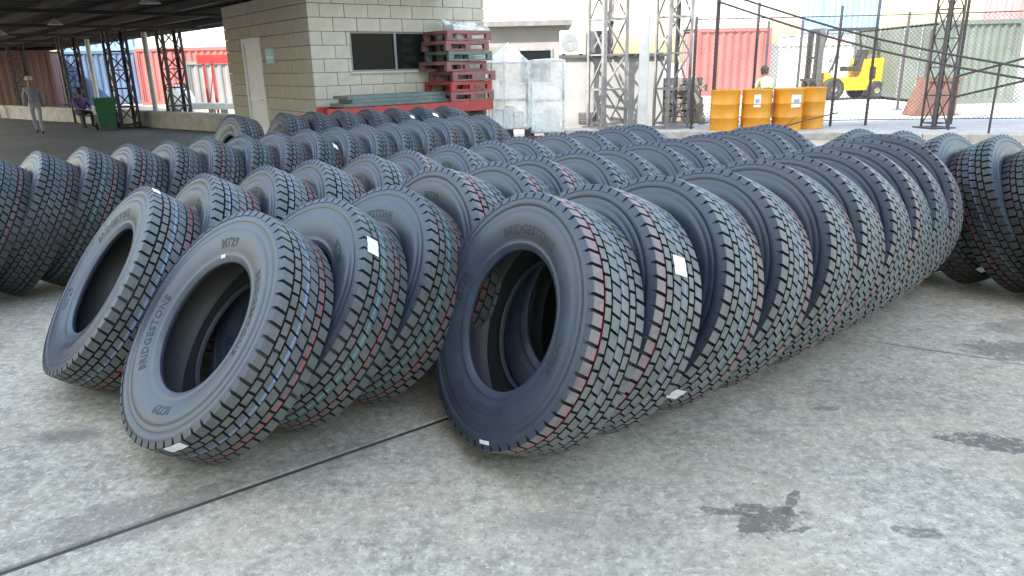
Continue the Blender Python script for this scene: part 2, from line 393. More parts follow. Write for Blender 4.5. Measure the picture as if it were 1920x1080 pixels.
# ------------------------------------------------------------------ block building
M_BLK = mat('grey_block', (.47, .425, .345), .92, .14, 2.5, bump=.5, dirt=(.28, .27, .24))
BR = R(37.5)
bb = thing('block_building', 'small grey concrete block building with dark sliding window and white door', 'building', (-2.96, 11.5, 0), BR)
LR, LL, Z0, CH = 3.25, 4.0, .06, .2
obj('wall_core', MB().box(.06, LR - .01, .06, LL - .01, -.03, 2.655), mat('mortar', (.40, .37, .31), .95, .15, 6), bb)
_blk = {}
def blk(Lb):
    k = round(Lb, 3)
    if k not in _blk: _blk[k] = MB().cbox(.004, k - .004, 0, .1, .004, CH - .004, .003).mesh('block', M_BLK)
    return _blk[k]
def course(a0, a1, off, holes):
    # running bond clipped to the wall length and to openings
    out = []; s_ = a0 - off
    while s_ < a1 - .01:
        segs_ = [(max(s_, a0), min(s_ + .4, a1))]
        for (h0, h1) in holes:
            nx = []
            for (p, q_) in segs_:
                if q_ <= h0 or p >= h1: nx.append((p, q_)); continue
                if p < h0: nx.append((p, h0))
                if q_ > h1: nx.append((h1, q_))
            segs_ = nx
        out += [(p, q_ - p) for p, q_ in segs_ if q_ - p > .03]; s_ += .4
    return out
for k in range(13):
    z = Z0 + k * CH
    for (s_, Lb) in course(0, LR, .2 * (k % 2), [(.66, 2.26)] if 1.45 < z + .1 < 2.06 else []):
        link('block', blk(Lb), bb, (s_, rnd.uniform(-.003, .003), z))
    for (s_, Lb) in course(.1, LL, .1 + .2 * ((k + 1) % 2), [(2.14, 3.1)] if z + .1 < 2.06 else []):
        o = link('block', blk(Lb), bb, (.1 + rnd.uniform(-.003, .003), s_, z)); o.rotation_euler = (0, 0, pi / 2)
obj('plinth', MB().box(-.01, LR, -.01, LL, -.03, Z0 - .002), mat('plinth', (.3, .29, .27), .9), bb)
# window
wf = obj('window', MB().box(.66, 2.26, .02, .06, 1.46, 1.485).box(.66, 2.26, .02, .06, 2.035, 2.06).box(.66, .69, .02, .06, 1.485, 2.035).box(2.23, 2.26, .02, .06, 1.485, 2.035).box(1.44, 1.48, .012, .05, 1.485, 2.035), mat('aluminium', (.2, .2, .19), .5, .1, 8), bb)
def glass_dark():
    mt, t, n, l, b = nt('dark_glass'); b.inputs['Base Color'].default_value = (.012, .014, .014, 1); b.inputs['Roughness'].default_value = .12; b.inputs['Specular IOR Level'].default_value = .12
    return mt
M_GLASS = glass_dark()
obj('pane', MB().box(.69, 1.44, .04, .046, 1.485, 2.035), M_GLASS, wf); obj('pane', MB().box(1.48, 2.23, .034, .04, 1.485, 2.035), M_GLASS, wf)
obj('sill', MB().box(.62, 2.30, -.03, .05, 1.43, 1.46), M_BLK, wf)
# door on the left face
M_WDOOR = mat('white_door', (.72, .71, .74), .5, .06, 4, bump=.03)
dr = obj('door', MB().box(.03, .06, 2.22, 3.02, .03, 1.98), M_WDOOR, bb)
obj('door_frame', MB().box(.0, .09, 2.14, 2.22, .03, 2.06).box(.0, .09, 3.02, 3.1, .03, 2.06).box(.0, .09, 2.22, 3.02, 1.98, 2.06), M_WDOOR, dr)
obj('mid_rail', MB().box(.012, .029, 2.24, 3.0, 1.0, 1.05), mat('door_rail', (.8, .8, .8), .5, .03), dr)
obj('handle', MB().bar((-.02, 2.32, 1.0), (-.02, 2.42, 1.0), .012).bar((.03, 2.34, 1.0), (-.02, 2.34, 1.0), .01), mat('chrome', (.5, .5, .5), .25, .05, metal=1), dr)
sgn = obj('wall_sign', MB().box(-.02, -.004, 1.5, 1.86, 1.62, 1.86), mat('teal_sign', (.35, .62, .62), .5, .12, 9, bump=0), bb)
obj('sign_stripe', MB().box(-.026, -.021, 1.52, 1.84, 1.70, 1.735), mat('sign_white', (.75, .8, .8), .5, .05, bump=0), sgn)

# ------------------------------------------------------------------ tyres
PROF_HALF = [(r, z if r > .47 or r < .33 else z - .006 * min(1, (r - .33) / .05, (.47 - r) / .012)) for r, z in [(.450, .0), (.447, .085), (.425, .112), (.370, .116), (.320, .104), (.290, .076), (.284, .086), (.285, .095), (.291, .100), (.300, .103),
             (.308, .1085), (.313, .1095), (.318, .1085), (.330, .1135), (.350, .1225), (.372, .1315), (.398, .1365), (.412, .1375), (.424, .1365), (.428, .1335), (.434, .1335), (.438, .1345),
             (.452, .1338), (.456, .1318), (.462, .1318), (.466, .1322), (.482, .129), (.492, .1255), (.4965, .1235), (.4975, .118), (.4985, .09), (.500, .0)]]
def prof_z(r):
    ps = PROF_HALF[9:]
    for (r0, z0), (r1, z1) in zip(ps[:-1], ps[1:]):
        if r0 <= r <= r1: return z0 + (z1 - z0) * (r - r0) / (r1 - r0 + 1e-9)
    return .12
prof = PROF_HALF + [(r, -z) for r, z in reversed(PROF_HALF[1:-1])]
cb = MB(); NS = 112
cb.lathe(prof, NS, close=True)
nPf = len(prof)
for i in range(len(cb.f)):
    k = i % nPf
    r0, z0 = prof[k]; r1, z1 = prof[(k + 1) % nPf]
    inner = (k < 6) or (k >= nPf - 6)
    cb.mi[i] = 1 if inner or min(r0, r1) > .4955 else 0
# shoulder side lugs (fine notches on the buttress)
case_me = cb.mesh('casing', [M_CASE, M_LINER], smooth=38)

def crown(z): return .5205 - .006 * (abs(z) / .12) ** 2.2
def tread_mesh(N=57):
    b = MB()
    pit = 2 * pi / N
    # rows: z0, z1, angular phase, skew (pitch share across the row), gap share
    rows = [(.0815, .1235, 0.0, .14, .23), (.0465, .0735, .5, .04, .19), (.0015, .039, .0, .27, .17), (-.039, -.0015, .27, .27, .17), (-.0735, -.0465, .80, .04, .19), (-.1235, -.0815, .31, .14, .23)]
    for ri, (z0, z1, ph, sk, gap) in enumerate(rows):
        for i in range(N):
            a0 = (i + ph + gap / 2) * pit; a1 = (i + 1 + ph - gap / 2) * pit
            s0, s1 = -sk * pit / 2, sk * pit / 2
            
            ch = .0013; da = ch / .52
            base = .496
            vs = []
            zin = .001
            def ring(rr, inset, zi, drop=0):
                out = []
                for (z, sgn_, s) in ((z0, 1, s0), (z1, -1, s1)):
                    zz = z + sgn_ * zi
                    for (aa, ia) in ((a0 + s, inset), (a1 + s, -inset)):
                        r = (crown(z) - drop) if rr is None else rr
                        t = aa + ia
                        out.append((r * cos(t), r * sin(t), zz))
                return [out[0], out[1], out[3], out[2]]
            low_ = ring(base, -da * .6, -.001)
            midr = ring(None, 0, 0, ch); top = ring(None, da, zin)
            if ri in (0, 5):
                # shoulder block: outer face leans down over the buttress
                oi = (2, 3) if ri == 0 else (0, 1)
                for q_ in oi:
                    x, y, z = low_[q_]; t = atan2(y, x); low_[q_] = (.488 * cos(t), .488 * sin(t), (.1295 if ri == 0 else -.1295))
            vs = low_ + midr + top
            fs = [(8, 9, 10, 11)]
            for k in range(4):
                k2 = (k + 1) % 4
                fs += [(k, k2, 4 + k2, 4 + k), (4 + k, 4 + k2, 8 + k2, 8 + k)]
            b.cur = 0; b.add(vs, fs[:1]); o_ = len(b.v) - 12
            b.f += [tuple(i_ + o_ for i_ in f_) for f_ in fs[1:]]; b.mi += [(2 if (ri, q2 // 2) in ((0, 2), (5, 0)) else 1) if q2 % 2 == 0 else 0 for q2 in range(8)]
    return b
tb = tread_mesh()
tread_me = tb.mesh('tread', [TREADS[0], M_GROOVE, M_CASE])

def text_mesh(txt, size, r_mid, ang0, name):
    cu = bpy.data.curves.new(name, 'FONT'); cu.body = txt; cu.size = size; cu.extrude = .0008; cu.align_x = 'CENTER'; cu.align_y = 'CENTER'; cu.resolution_u = 2
    cu.offset = .0012; cu.space_character = 1.12
    o = bpy.data.objects.new(name, cu); COL.objects.link(o)
    dg = bpy.context.evaluated_depsgraph_get(); me = o.evaluated_get(dg).to_mesh()
    vs = []; fs = [tuple(p.vertices) for p in me.polygons]
    for v in me.vertices:
        a = ang0 - v.co.x / r_mid; r = r_mid + v.co.y
        vs.append((r * cos(a), r * sin(a), prof_z(r) + .0005 + v.co.z))
    o.evaluated_get(dg).to_mesh_clear()
    bpy.data.objects.remove(o); bpy.data.curves.remove(cu)
    return vs, fs
LETTERS = []
for (tx, sz, rm, an) in (('BRIDGESTONE', .05, .362, pi / 2), ('M729', .052, .364, pi / 2 + 1.45), ('BRIDGESTONE', .05, .362, -pi / 2), ('M729', .052, .364, -pi / 2 + 1.45)):
    q_ = MB(); q_.add(*text_mesh(tx, sz, rm, an, 'lettering')); LETTERS.append(q_.mesh('lettering', M_LETTER))

def label_mesh(a, z0, z1, wa, lift=.004, curl=0.0):
    # paper sticker bent over the tread: angle a, width wa (radians), axial range z0..z1
    b = MB(); n = 7; vs = []
    for i in range(n):
        t = a - wa / 2 + wa * i / (n - 1)
        for j in range(3):
            z = z0 + (z1 - z0) * j / 2
            r = max(crown(z), .505) + lift + curl * (i / (n - 1)) ** 2 + .001 * sin(i * 2.1 + j)
            vs.append((r * cos(t), r * sin(t), z))
    o = len(vs); vs += [(x * .9975, y * .9975, z) for x, y, z in vs]
    fs = []
    for i in range(n - 1):
        for j in range(2):
            q_ = (i * 3 + j, i * 3 + j + 1, i * 3 + j + 4, i * 3 + j + 3); fs += [q_, tuple(reversed([o + k for k in q_]))]
    ring = [i * 3 for i in range(n)] + [(n - 1) * 3 + 1] + [i * 3 + 2 for i in range(n - 1, -1, -1)] + [1]
    for a_, b_ in zip(ring, ring[1:] + ring[:1]): fs.append((a_, b_, o + b_, o + a_))
    b.add(vs, fs)
    return b.mesh('paper_label', M_PAPER)
def tab_mesh(a, r0, r1, wa):
    # small sticker on the sidewall
    b = MB(); vs = []
    for i in range(4):
        t = a - wa / 2 + wa * i / 3
        for r in (r0, (r0 + r1) / 2, r1): vs.append((r * cos(t), r * sin(t), prof_z(r) + .003))
    o = len(vs); vs += [(x, y, z - .0015) for x, y, z in vs]; fs = []
    for i in range(3):
        for j in range(2):
            q_ = (i * 3 + j, i * 3 + j + 1, i * 3 + j + 4, i * 3 + j + 3); fs += [q_, tuple(reversed([o + k for k in q_]))]
    b.add(vs, fs); return b.mesh('paper_label', M_PAPER)

def tyre(x, y, yaw, tilt, spin, tread_i, label, group, stickers=()):
    yaw, tilt, spin = R(yaw), R(tilt), R(spin)
    n = Vector((cos(tilt) * cos(yaw), cos(tilt) * sin(yaw), sin(tilt)))
    v = Vector((-sin(tilt) * cos(yaw), -sin(tilt) * sin(yaw), cos(tilt)))     # disc "up"
    h = v.cross(n)
    cz = max(r * cos(tilt) + z * sin(tilt) for r, z in ((.5155, .122), (.5205, 0), (.49, .129), (.5035, .124), (.412, .1375)))
    M = Matrix((h, v, n)).transposed().to_4x4() @ Matrix.Rotation(spin, 4, 'Z')
    M.translation = (x, y, cz - .001)
    t = thing('truck_tyre', label, 'tyre', group=group); t.matrix_world = M
    link('casing', case_me, t)
    tr = link('tread', tread_me, t); tr.material_slots[0].link = 'OBJECT'; tr.material_slots[0].material = (TREADS_LIT if group == GA else TREADS_SHADED if group in (GD, GE, GR) else TREADS)[tread_i]
    for lm_ in LETTERS: link('lettering', lm_, t)
    for s in stickers:
        me = tab_mesh(s[1] - spin, *s[2:]) if s[0] == 'tab' else label_mesh(s[0] - spin, *s[1:])
        link('paper_label', me, t)
    return t

ORD = ['first', 'second', 'third', 'fourth', 'fifth', 'sixth', 'seventh', 'eighth', 'ninth', 'tenth', 'eleventh', 'twelfth', 'thirteenth', 'fourteenth', 'fifteenth', 'sixteenth', 'seventeenth', 'eighteenth', 'nineteenth']
from_front = lambda i: ORD[i]
# TYRES: row, x, y, yaw, tilt, spin, tread, label, stickers
GA, GB, GC, GD, GE, GR = 'tyres in the nearest leaning row right of the floor joint', 'tyres in the leaning row left of the floor joint', 'tyres in the third leaning row', 'tyres in the long row by the dark floor', 'tyres in the row below the block building', 'tyres leaning the other way at the right edge'
x, y = .06, 2.745
TA = [0, 1, 2, 2, 2, 3, 4, 1, 4, 1]
STA = {0: [('tab', R(-74), .476, .491, .13)], 1: [(R(34), -.03, .035, .15)], 2: [(R(-42), .03, .09, .13)]}
for i in range(10):
    lab = {0: 'frontmost large tyre right of the floor joint, red line at its shoulder, whole face visible',
           1: 'second tyre of the nearest right-hand row, white paper label on its tread',
           2: 'third tyre of the nearest right-hand row, white label low by the ground',
           9: 'last tyre of the nearest right-hand row, in front of the tyres leaning the other way'}.get(i, from_front(i) + ' tyre counting back along the nearest row right of the floor joint')
    hd = 33 + i * 1.75
    tyre(x, y, 180 + (32, 31, 32, 34, 35, 36, 38, 39, 41, 43)[i], 22 + rnd.uniform(-1.6, 1.6) if i else 22, (0, 140, 33, 250, 75, 190, 20, 300, 110, 230)[i], TA[i], lab, GA, STA.get(i, ()))
    ds = (.30, .37, .345, .385, .29, .33, .315, .315, .36, 0)[i]; x += ds * cos(R(hd)); y += ds * sin(R(hd))
sB = [0, .365, .72, 1.09] + [1.09 + .3225 * k + (.025, -.02, .03, -.015, .02, -.03, .02, -.02, .02, 0)[k - 1] for k in range(1, 11)]
yB = [224, 222, 220, 215] + [216] * 10; tB = [38, 36, 34, 22, 25] + [26] * 9
TB = [1, 3, 3, 0, 0, 0, 4, 2, 5, 1, 0, 3, 2, 4]
STB = {0: [(R(-56), .085, .122, .19), ('tab', R(112), .303, .318, .10)], 1: [(R(44), .055, .11, .16)]}
for i, s in enumerate(sB):
    lab = {0: 'front tyre left of the floor joint, steeply leaning pale grey face with lettering', 1: 'tyre right behind the pale front tyre left of the joint, white label on tread',
           2: 'third tyre left of the floor joint, beside the dark gap with teal line', 3: 'upright tyre with dark open hole behind the front tyre of the right-hand row',
           13: 'last tyre of the row in front of the yellow drums'}.get(i, from_front(i) + ' tyre counting back along the row left of the floor joint')
    hd = R(42.3)
    tyre(-1.2 + s * cos(hd), 2.82 + s * sin(hd), yB[i] + rnd.uniform(-2, 2), tB[i] + rnd.uniform(-1.2, 1.2) if i else 38, (-68, 60, 200, 100)[i] if i < 4 else rnd.uniform(0, 360), TB[i], lab, GB, STB.get(i, ()))
TC = [1, 5, 5, 5, 3, 0, 2, 4, 1, 0, 5, 2, 3]
STC = {0: [(R(80), .085, .12, .12)]}
for i in range(13):
    s = .34 * i if i < 2 else .34 + .328 * (i - 1) + (0, .02, -.015, .025, -.02, .015, .02, -.02, .01, -.02, .02, 0)[i - 1]
    lab = {0: 'leftmost tyre of the front three, turned aside with its whole pale face and hole showing', 12: 'last tyre of the third row, nearest the white pole'}.get(i, from_front(i) + ' tyre counting back behind the leftmost of the three front tyres')
    hd = R(41.2)
    tyre(-1.975 + s * cos(hd), 3.51 + s * sin(hd), (217, 216, 215)[i] if i < 3 else 214 + rnd.uniform(-1, 1), (36, 31, 30)[i] if i < 3 else 29 + rnd.uniform(-.8, .8), 40 if i == 0 else rnd.uniform(0, 360), TC[i], lab, GC, STC.get(i, ()))
TD = [4, 5, 4, 5, 4, 3, 0, 4, 0, 3, 5, 2, 4, 1, 3, 4, 0, 3, 4]
STD = {14: [(R(30), -.09, -.03, .14)], 11: [(R(60), -.08, -.03, .14)], 15: [(R(20), -.08, -.02, .14)]}
for i in range(19):
    s = .305 * i
    hd = R(44.5)
    lab = {0: 'nearest tyre of the long far row, cut by the left picture edge', 18: 'last tyre of the long far row, beside the plastic wrapped rack',
           14: 'tyre with a white label near the far end of the long row', }.get(i, from_front(i) + ' tyre along the far row beside the dark shed floor')
    tyre(-4.35 + s * cos(hd), 4.28 + s * sin(hd), 222 + rnd.uniform(-1.2, 1.2), 32 + rnd.uniform(-1.2, 1.2), rnd.uniform(0, 360), TD[i], lab, GD, STD.get(i, ()))
STE = {5: [(R(60), -.05, 0, .12)], 6: [(R(60), -.02, .05, .12)]}
for i in range(8):
    s = .318 * i; hd = R(22)
    lab = {0: 'tyre with its open hole showing at the left end below the white door'}.get(i, from_front(i) + ' tyre along the row standing before the block building')
    tyre((-3.08 if i == 0 else -2.88) + s * cos(hd), (8.22 if i == 0 else 8.3) + s * sin(hd), (220 if i == 0 else 214) + rnd.uniform(-1, 1), 17 + rnd.uniform(-.6, .6), rnd.uniform(0, 360), rnd.choice((1, 3, 4)), lab, GE, STE.get(i, ()))
for i in range(7):
    s = .305 * i; hd = R(-46)
    lab = {0: 'farthest tyre of the pale topped row leaning away beyond the right-hand row', 6: 'nearest tyre of the right edge row, mostly outside the picture'}.get(i, from_front(i) + ' tyre of the row leaning the other way at the right edge')
    tyre(2.70 + s * cos(hd), 5.38 + s * sin(hd), -51 + rnd.uniform(-1, 1), 30 + rnd.uniform(-.6, .6), rnd.uniform(0, 360), (4, 3, 4, 1, 4, 4, 3)[i], lab, GR, {2: [(R(-125), .06, .11, .13)]}.get(i, ()))

# ------------------------------------------------------------------ red trailer with pallets
M_RED = mat('red_paint', (.38, .03, .03), .5, .25, 5, rust=.35)
M_PINK = mat('dusty_red_paint', (.24, .09, .095), .65, .3, 6, rust=.2)
M_GRN = mat('grey_green_paint', (.12, .16, .15), .65, .3, 6)
M_BLACK = mat('black_rubber', (.02, .02, .02), .7, .3, 8)
tr = thing('flat_trailer', 'long red flat trailer frame in front of the block building', 'trailer', (-2.55, 10.6, 0), R(41))
TL = 3.05
obj('side_rail', MB().box(0, TL, 0, .07, .80, .96), M_RED, tr); obj('side_rail', MB().box(.2, TL, .72, .79, .80, .96), M_RED, tr)
for i in range(7): obj('cross_member', MB().box(.3 + i * .43, .38 + i * .43, .071, .719, .84, .93), M_RED, tr)
obj('drawbar', MB().bar((0, .1, .86), (-.5, .39, .84), .035).bar((.2, .72, .86), (-.5, .39, .84), .035), M_RED, tr)
for xx in (.9, 2.6):
    for yy in (.06, .6):
        wh = obj('wheel', MB().lathe([(.1, 0), (.3, 0), (.34, .03), (.34, .13), (.3, .16), (.1, .16)], 24), M_BLACK, tr, (xx, yy, .34)); wh.rotation_euler = (-pi / 2, 0, 0); wh.location = (xx, yy + .0, .34)
        obj('rim', MB().lathe([(.02, .02), (.16, .03), (.2, .0), (.2, .14), (.02, .13)], 18), M_RED, wh)
    obj('axle', MB().bar((xx, -.0, .34), (xx, .76, .34), .03, sides=8).box(xx - .05, xx + .05, .1, .7, .37, .80), M_BLACK, tr)
def tl(x, y, z): 
    c_, s_ = cos(R(41)), sin(R(41)); return (-2.55 + x * c_ - y * s_, 10.6 + x * s_ + y * c_, z)
for i, (x0, L, z) in enumerate(((.35, 2.0, .962), (.5, 1.75, 1.016), (.42, 1.9, 1.07))):
    p = tl(x0, .2, z)
    t = thing('plank', ['lowest grey green board lying on the red trailer', 'middle grey green board of the flat stack on the trailer', 'topmost grey green board on the red trailer'][i], 'board', p, R(41 + i), 'boards lying on the trailer')
    obj('board', MB().cbox(0, L, 0, .42, 0, .05, .004), M_GRN, t)
    obj('end_cleat', MB().box(.06, .12, .43, .46, .005, .045), M_GRN, t)
def steel_pallet(loc, rz, m1, m2, label):
    t = thing('steel_pallet', label, 'pallet', loc, rz, 'stack of dusty red steel pallets')
    obj('top_frame', MB().box(0, .86, 0, .05, .10, .15).box(0, .86, .67, .72, .10, .15).box(0, .05, .051, .669, .10, .15).box(.81, .86, .051, .669, .10, .15), m1, t)
    sme = MB().box(0, .075, .052, .668, .135, .155).mesh('slat', m2)
    for k in range(6): link('slat', sme, t, (.065 + k * .125, 0, 0))
    fme = MB().box(0, .1, 0, .06, 0, .098).mesh('foot', m1)
    for xx in (.0, .38, .76):
        for yy in (0, .66): link('foot', fme, t, (xx, yy, 0))
    obj('skid', MB().box(.101, .379, .005, .05, 0.002, .03).box(.481, .759, .005, .05, 0.002, .03), m1, t)
names = ['lowest dusty red steel pallet of the stack on the trailer', 'second steel pallet up, bright red edge, in the trailer stack', 'third steel pallet up in the trailer stack', 'steel pallet fourth up in the trailer stack', 'greyish steel pallet fifth up, below the top two', 'steel pallet just under the topmost one', 'topmost dusty red steel pallet on the trailer']
for i in range(7):
    p = tl(2.2 + rnd.uniform(-.06, .06), .02 + rnd.uniform(0, .03), .963 + i * .157)
    steel_pallet(p, R(41 + rnd.uniform(-3.5, 3.5)), [M_PINK, M_RED, M_PINK, M_PINK, M_GRN, M_PINK, M_PINK][i], [M_GRN, M_PINK, M_RED, M_PINK, M_PINK, M_GRN, M_PINK][i], names[i])

# ------------------------------------------------------------------ plastic wrapped racks
def film(name, alpha):
    mt, t, n, l, b = nt(name)
    tc = n.new('ShaderNodeTexCoord').outputs['Object']
    b.inputs['Base Color'].default_value = (.94, .95, .93, 1); b.inputs['Roughness'].default_value = .25
    f = noise_(n, l, tc, 5, 5, .6)
    l.new(math_(n, l, 'MULTIPLY_ADD', ramp_(n, l, f, .35, .7), .45, alpha), b.inputs['Alpha'])
    bp = n.new('ShaderNodeBump'); bp.inputs['Strength'].default_value = .6; bp.inputs['Distance'].default_value = .02
    l.new(noise_(n, l, tc, 9, 4), bp.inputs['Height']); l.new(bp.outputs[0], b.inputs['Normal'])
    return mt
M_FILM = film('clear_plastic_film', .22); M_FILM2 = film('milky_plastic_film', .3)
M_ALU = mat('rack_steel', (.35, .36, .37), .4, .2, 8, metal=.5)
def sheet(p00, p10, p11, p01, nu, nv, amp, seed, b):
    p00, p10, p11, p01 = map(Vector, (p00, p10, p11, p01)); vs = []
    nn = (p10 - p00).cross(p01 - p00).normalized()
    for j in range(nv + 1):
        for i in range(nu + 1):
            u_, v_ = i / nu, j / nv
            p = (p00 * (1 - u_) + p10 * u_) * (1 - v_) + (p01 * (1 - u_) + p11 * u_) * v_
            p = p + nn * amp * noise.noise(Vector((p.x * 4 + seed, p.y * 4, p.z * 2.5 + (p.x + p.y) * 2)))
            vs.append(p)
    b.add(vs, [(j * (nu + 1) + i, j * (nu + 1) + i + 1, (j + 1) * (nu + 1) + i + 1, (j + 1) * (nu + 1) + i) for j in range(nv) for i in range(nu)])
def rack(label, loc, rz, wx, wy, z0, z1, peak, fm):
    t = thing('wrapped_rack', label, 'rack', loc, rz, 'plastic wrapped racks')
    for xx in (.0, wx):
        for yy in (0, wy): obj('post', MB().box(xx - .015, xx + .015, yy - .015, yy + .015, 0, z1), M_ALU, t)
    for z in (z0, (z0 + z1) / 2 - .08, z1 - .03):
        obj('shelf', MB().box(.02, wx - .02, .02, wy - .02, z, z + .02), M_ALU, t)
    obj('pallet_base', MB().box(-.05, wx + .05, -.05, wy + .05, .0, .05).box(-.05, .05, -.05, wy + .05, .05, z0 - .004).box(wx - .05, wx + .05, -.05, wy + .05, .05, z0 - .004).box(wx / 2 - .05, wx / 2 + .05, -.05, wy + .05, .05, z0 - .004), M_BLACK, t)
    b = MB(); e_ = .03
    c = [(-e_, -e_), (wx + e_, -e_), (wx + e_, wy + e_), (-e_, wy + e_)]
    for k in range(4):
        a, d = c[k], c[(k + 1) % 4]
        sheet((*a, z0 + .02), (*d, z0 + .02), (*d, z1), (*a, z1), 8, 12, .035, k * 7 + wx, b)
    pk = (wx / 2, wy / 2, z1 + peak)
    for k in range(4):
        a, d = c[k], c[(k + 1) % 4]
        sheet((*a, z1 + .002), (*d, z1 + .002), pk, pk, 6, 5, .012, k * 3, b)
    obj('plastic_wrap', b, fm, t, smooth=60)
    bx = MB()
    for k in range(3): obj('packed_box', MB().cbox(.06 + k * (wx - .1) / 3, .04 + (k + 1) * (wx - .1) / 3, .06, wy - .08, z0 + .022, z0 + .022 + (.3, .36, .26)[k], .006), mat('pale_carton', (.85, .86, .83), .8, .15), t)
rack('rack wrapped in clear plastic under a peaked plastic tent top', (-.33, 13.0, 0), R(-4), .66, .6, .42, 1.56, .33, M_FILM)
rack('milky plastic wrapped rack with flat top right of the peaked one', (.40, 13.5, 0), R(-4), .6, .6, .3, 1.58, .03, M_FILM2)
fb = MB(); sheet((0, 0, .05), (.75, 0, .0), (.75, .6, .06), (0, .6, .12), 12, 10, .12, 3.3, fb); sheet((0, 0, .05), (.75, 0, .0), (.7, -.02, -.3), (.1, -.02, -.22), 10, 6, .06, 8.3, fb)
t = obj('plastic_sheet', fb, M_FILM2, None, (-.85, 12.25, 2.1), R(38), smooth=60); tag(t, 'crumpled clear plastic sheet lying over the topmost red pallet', 'plastic sheet')
dk = thing('dark_crate', 'dark low crate on the ground left of the wrapped racks', 'crate', (-.9, 12.4, 0), R(5))
for k in range(4): obj('plank', MB().box(0, .5, -.02, 0, .02 + k * .19, .19 + k * .19), mat('dark_wood', (.035, .035, .04), .8, .3), dk)
obj('crate_body', MB().box(0, .5, .001, .5, 0, .78), M_BLACK, dk)
# low slatted fence-like crate row, reddish brown uprights
sl = thing('slatted_crate', 'low reddish brown slatted crate below the wrapped racks', 'crate', (-.75, 11.6, 0), R(10))
obj('crate_floor', MB().box(0, 1.6, 0, .5, 0, .05), mat('brown_wood', (.10, .055, .05), .8, .3), sl)
sme = MB().box(0, .05, -.02, 0, .0, .42).mesh('slat', mat('brown_wood', (.10, .055, .05), .8, .3))
for k in range(18): link('slat', sme, sl, (k * .09, 0, 0))
obj('top_rail', MB().box(0, 1.6, .001, .03, .36, .41), mat('brown_wood', (.1, .05, .05)), sl)

# ------------------------------------------------------------------ things behind: small building, white wall, boxes
sb = thing('flat_roofed_hut', 'small grey flat roofed hut behind the wrapped racks', 'building', (-1.2, 20.0, 0), R(-3))
obj('wall', MB().box(0, 2.75, 0, 4, -.03, 2.45), mat('hut_render', (.27, .26, .25), .9, .15, 1.5), sb)
obj('roof', MB().box(-.2, 2.9, -.25, 4.2, 2.452, 2.58), mat('hut_roof', (.2, .2, .2), .8), sb)
dd = obj('door', MB().box(.3, 1.1, -.03, -.003, 0, 1.95), mat('hut_door', (.2, .21, .2), .6), sb)
obj('handle', MB().bar((1.0, -.05, 1.0), (1.0, -.05, 1.12), .012), M_ALU, dd)
wf2 = obj('window', MB().box(1.5, 2.4, -.03, -.003, 1.0, 1.05).box(1.5, 2.4, -.03, -.003, 1.85, 1.9).box(1.5, 1.55, -.03, -.003, 1.05, 1.85).box(2.35, 2.4, -.03, -.003, 1.05, 1.85), M_ALU, sb)
obj('pane', MB().box(1.55, 2.35, -.012, -.004, 1.05, 1.85), M_GLASS, wf2)
ww = thing('boundary_wall', 'pale painted wall with dark coping behind the lattice column', 'wall', (1.22, 16.9, 0), R(1))
obj('wall_panel', MB().box(0, .95, 0, .16, -.03, 1.62), mat('pale_wall', (.33, .325, .31), .85, .12, 2), ww)
obj('wall_panel', MB().box(.96, 2.3, .01, .15, -.03, 1.62), mat('pale_wall', (.5, .49, .47)), ww)
obj('coping', MB().box(-.05, 2.34, -.05, .21, 1.622, 1.69), mat('dark_coping', (.07, .07, .08), .8), ww)
vt = obj('vent', MB().box(.38, .78, -.02, -.003, .2, .44), mat('vent_dark', (.12, .12, .11), .8), ww)
vme = MB().box(.4, .76, -.03, -.021, 0, .02).mesh('vent_slat', mat('vent_slat', (.2, .2, .19)))
for k in range(6): link('vent_slat', vme, vt, (0, 0, .215 + k * .037))
ac = thing('air_conditioner', 'white boxed air conditioner standing on the dark wall coping', 'air conditioner', (1.2, 17.0, 1.69))
obj('casing', MB().cbox(0, .55, 0, .35, .03, .52, .01), mat('white_enamel', (.75, .75, .74), .4, .05, bump=0), ac)
obj('grille', MB().lathe([(.03, 0), (.19, 0), (.19, .012), (.03, .012)], 20), M_ALU, ac, (.2, -.004, .27)).rotation_euler = (pi / 2, 0, 0)
for xx in (.08, .47): obj('foot', MB().box(xx - .03, xx + .03, .05, .3, 0, .03), M_BLACK, ac)
db = thing('switch_cabinet', 'dark grey metal cabinet on the wall coping beside the white box', 'cabinet', (1.8, 16.96, 1.69))
obj('casing', MB().cbox(0, .48, 0, .35, 0, .5, .008), mat('dark_grey_metal', (.1, .1, .12), .5), db)
obj('door', MB().box(.03, .45, -.015, -.002, .03, .47), mat('dark_grey_metal', (.1, .1, .12)), db)
obj('handle', MB().bar((.4, -.03, .2), (.4, -.03, .3), .01), M_ALU, db)

# wooden pallets beside lattice
M_WOOD = mat('grey_wood', (.26, .215, .165), .9, .35, 5, bump=.3)
slat_me = MB().cbox(0, .12, 0, 1.0, 0, .022, .003).mesh('slat', M_WOOD)
str_me = MB().box(0, 1.2, 0, .09, 0, .1).mesh('stringer', M_WOOD)
nm = ['lowest', 'second', 'third', 'fourth', 'fifth', 'sixth', 'seventh']
for i in range(7):
    t = thing('wooden_pallet', ('topmost weathered' if i == 6 else nm[i] + ' from the ground, weathered') + ' wooden pallet in the pile behind the lattice column', 'pallet', (3.25 + rnd.uniform(-.12, .12), 17.2 + rnd.uniform(-.05, .1), yard_top + i * .146), R(rnd.uniform(-9, 9)), 'pile of wooden pallets')
    for yy in (0, .455, .91): link('stringer', str_me, t, (0, yy, .023))
    for k in range(7): link('slat', slat_me, t, (k * .18, 0, .124))
    for k in (0, 3, 6): link('slat', slat_me, t, (k * .18, 0, 0))
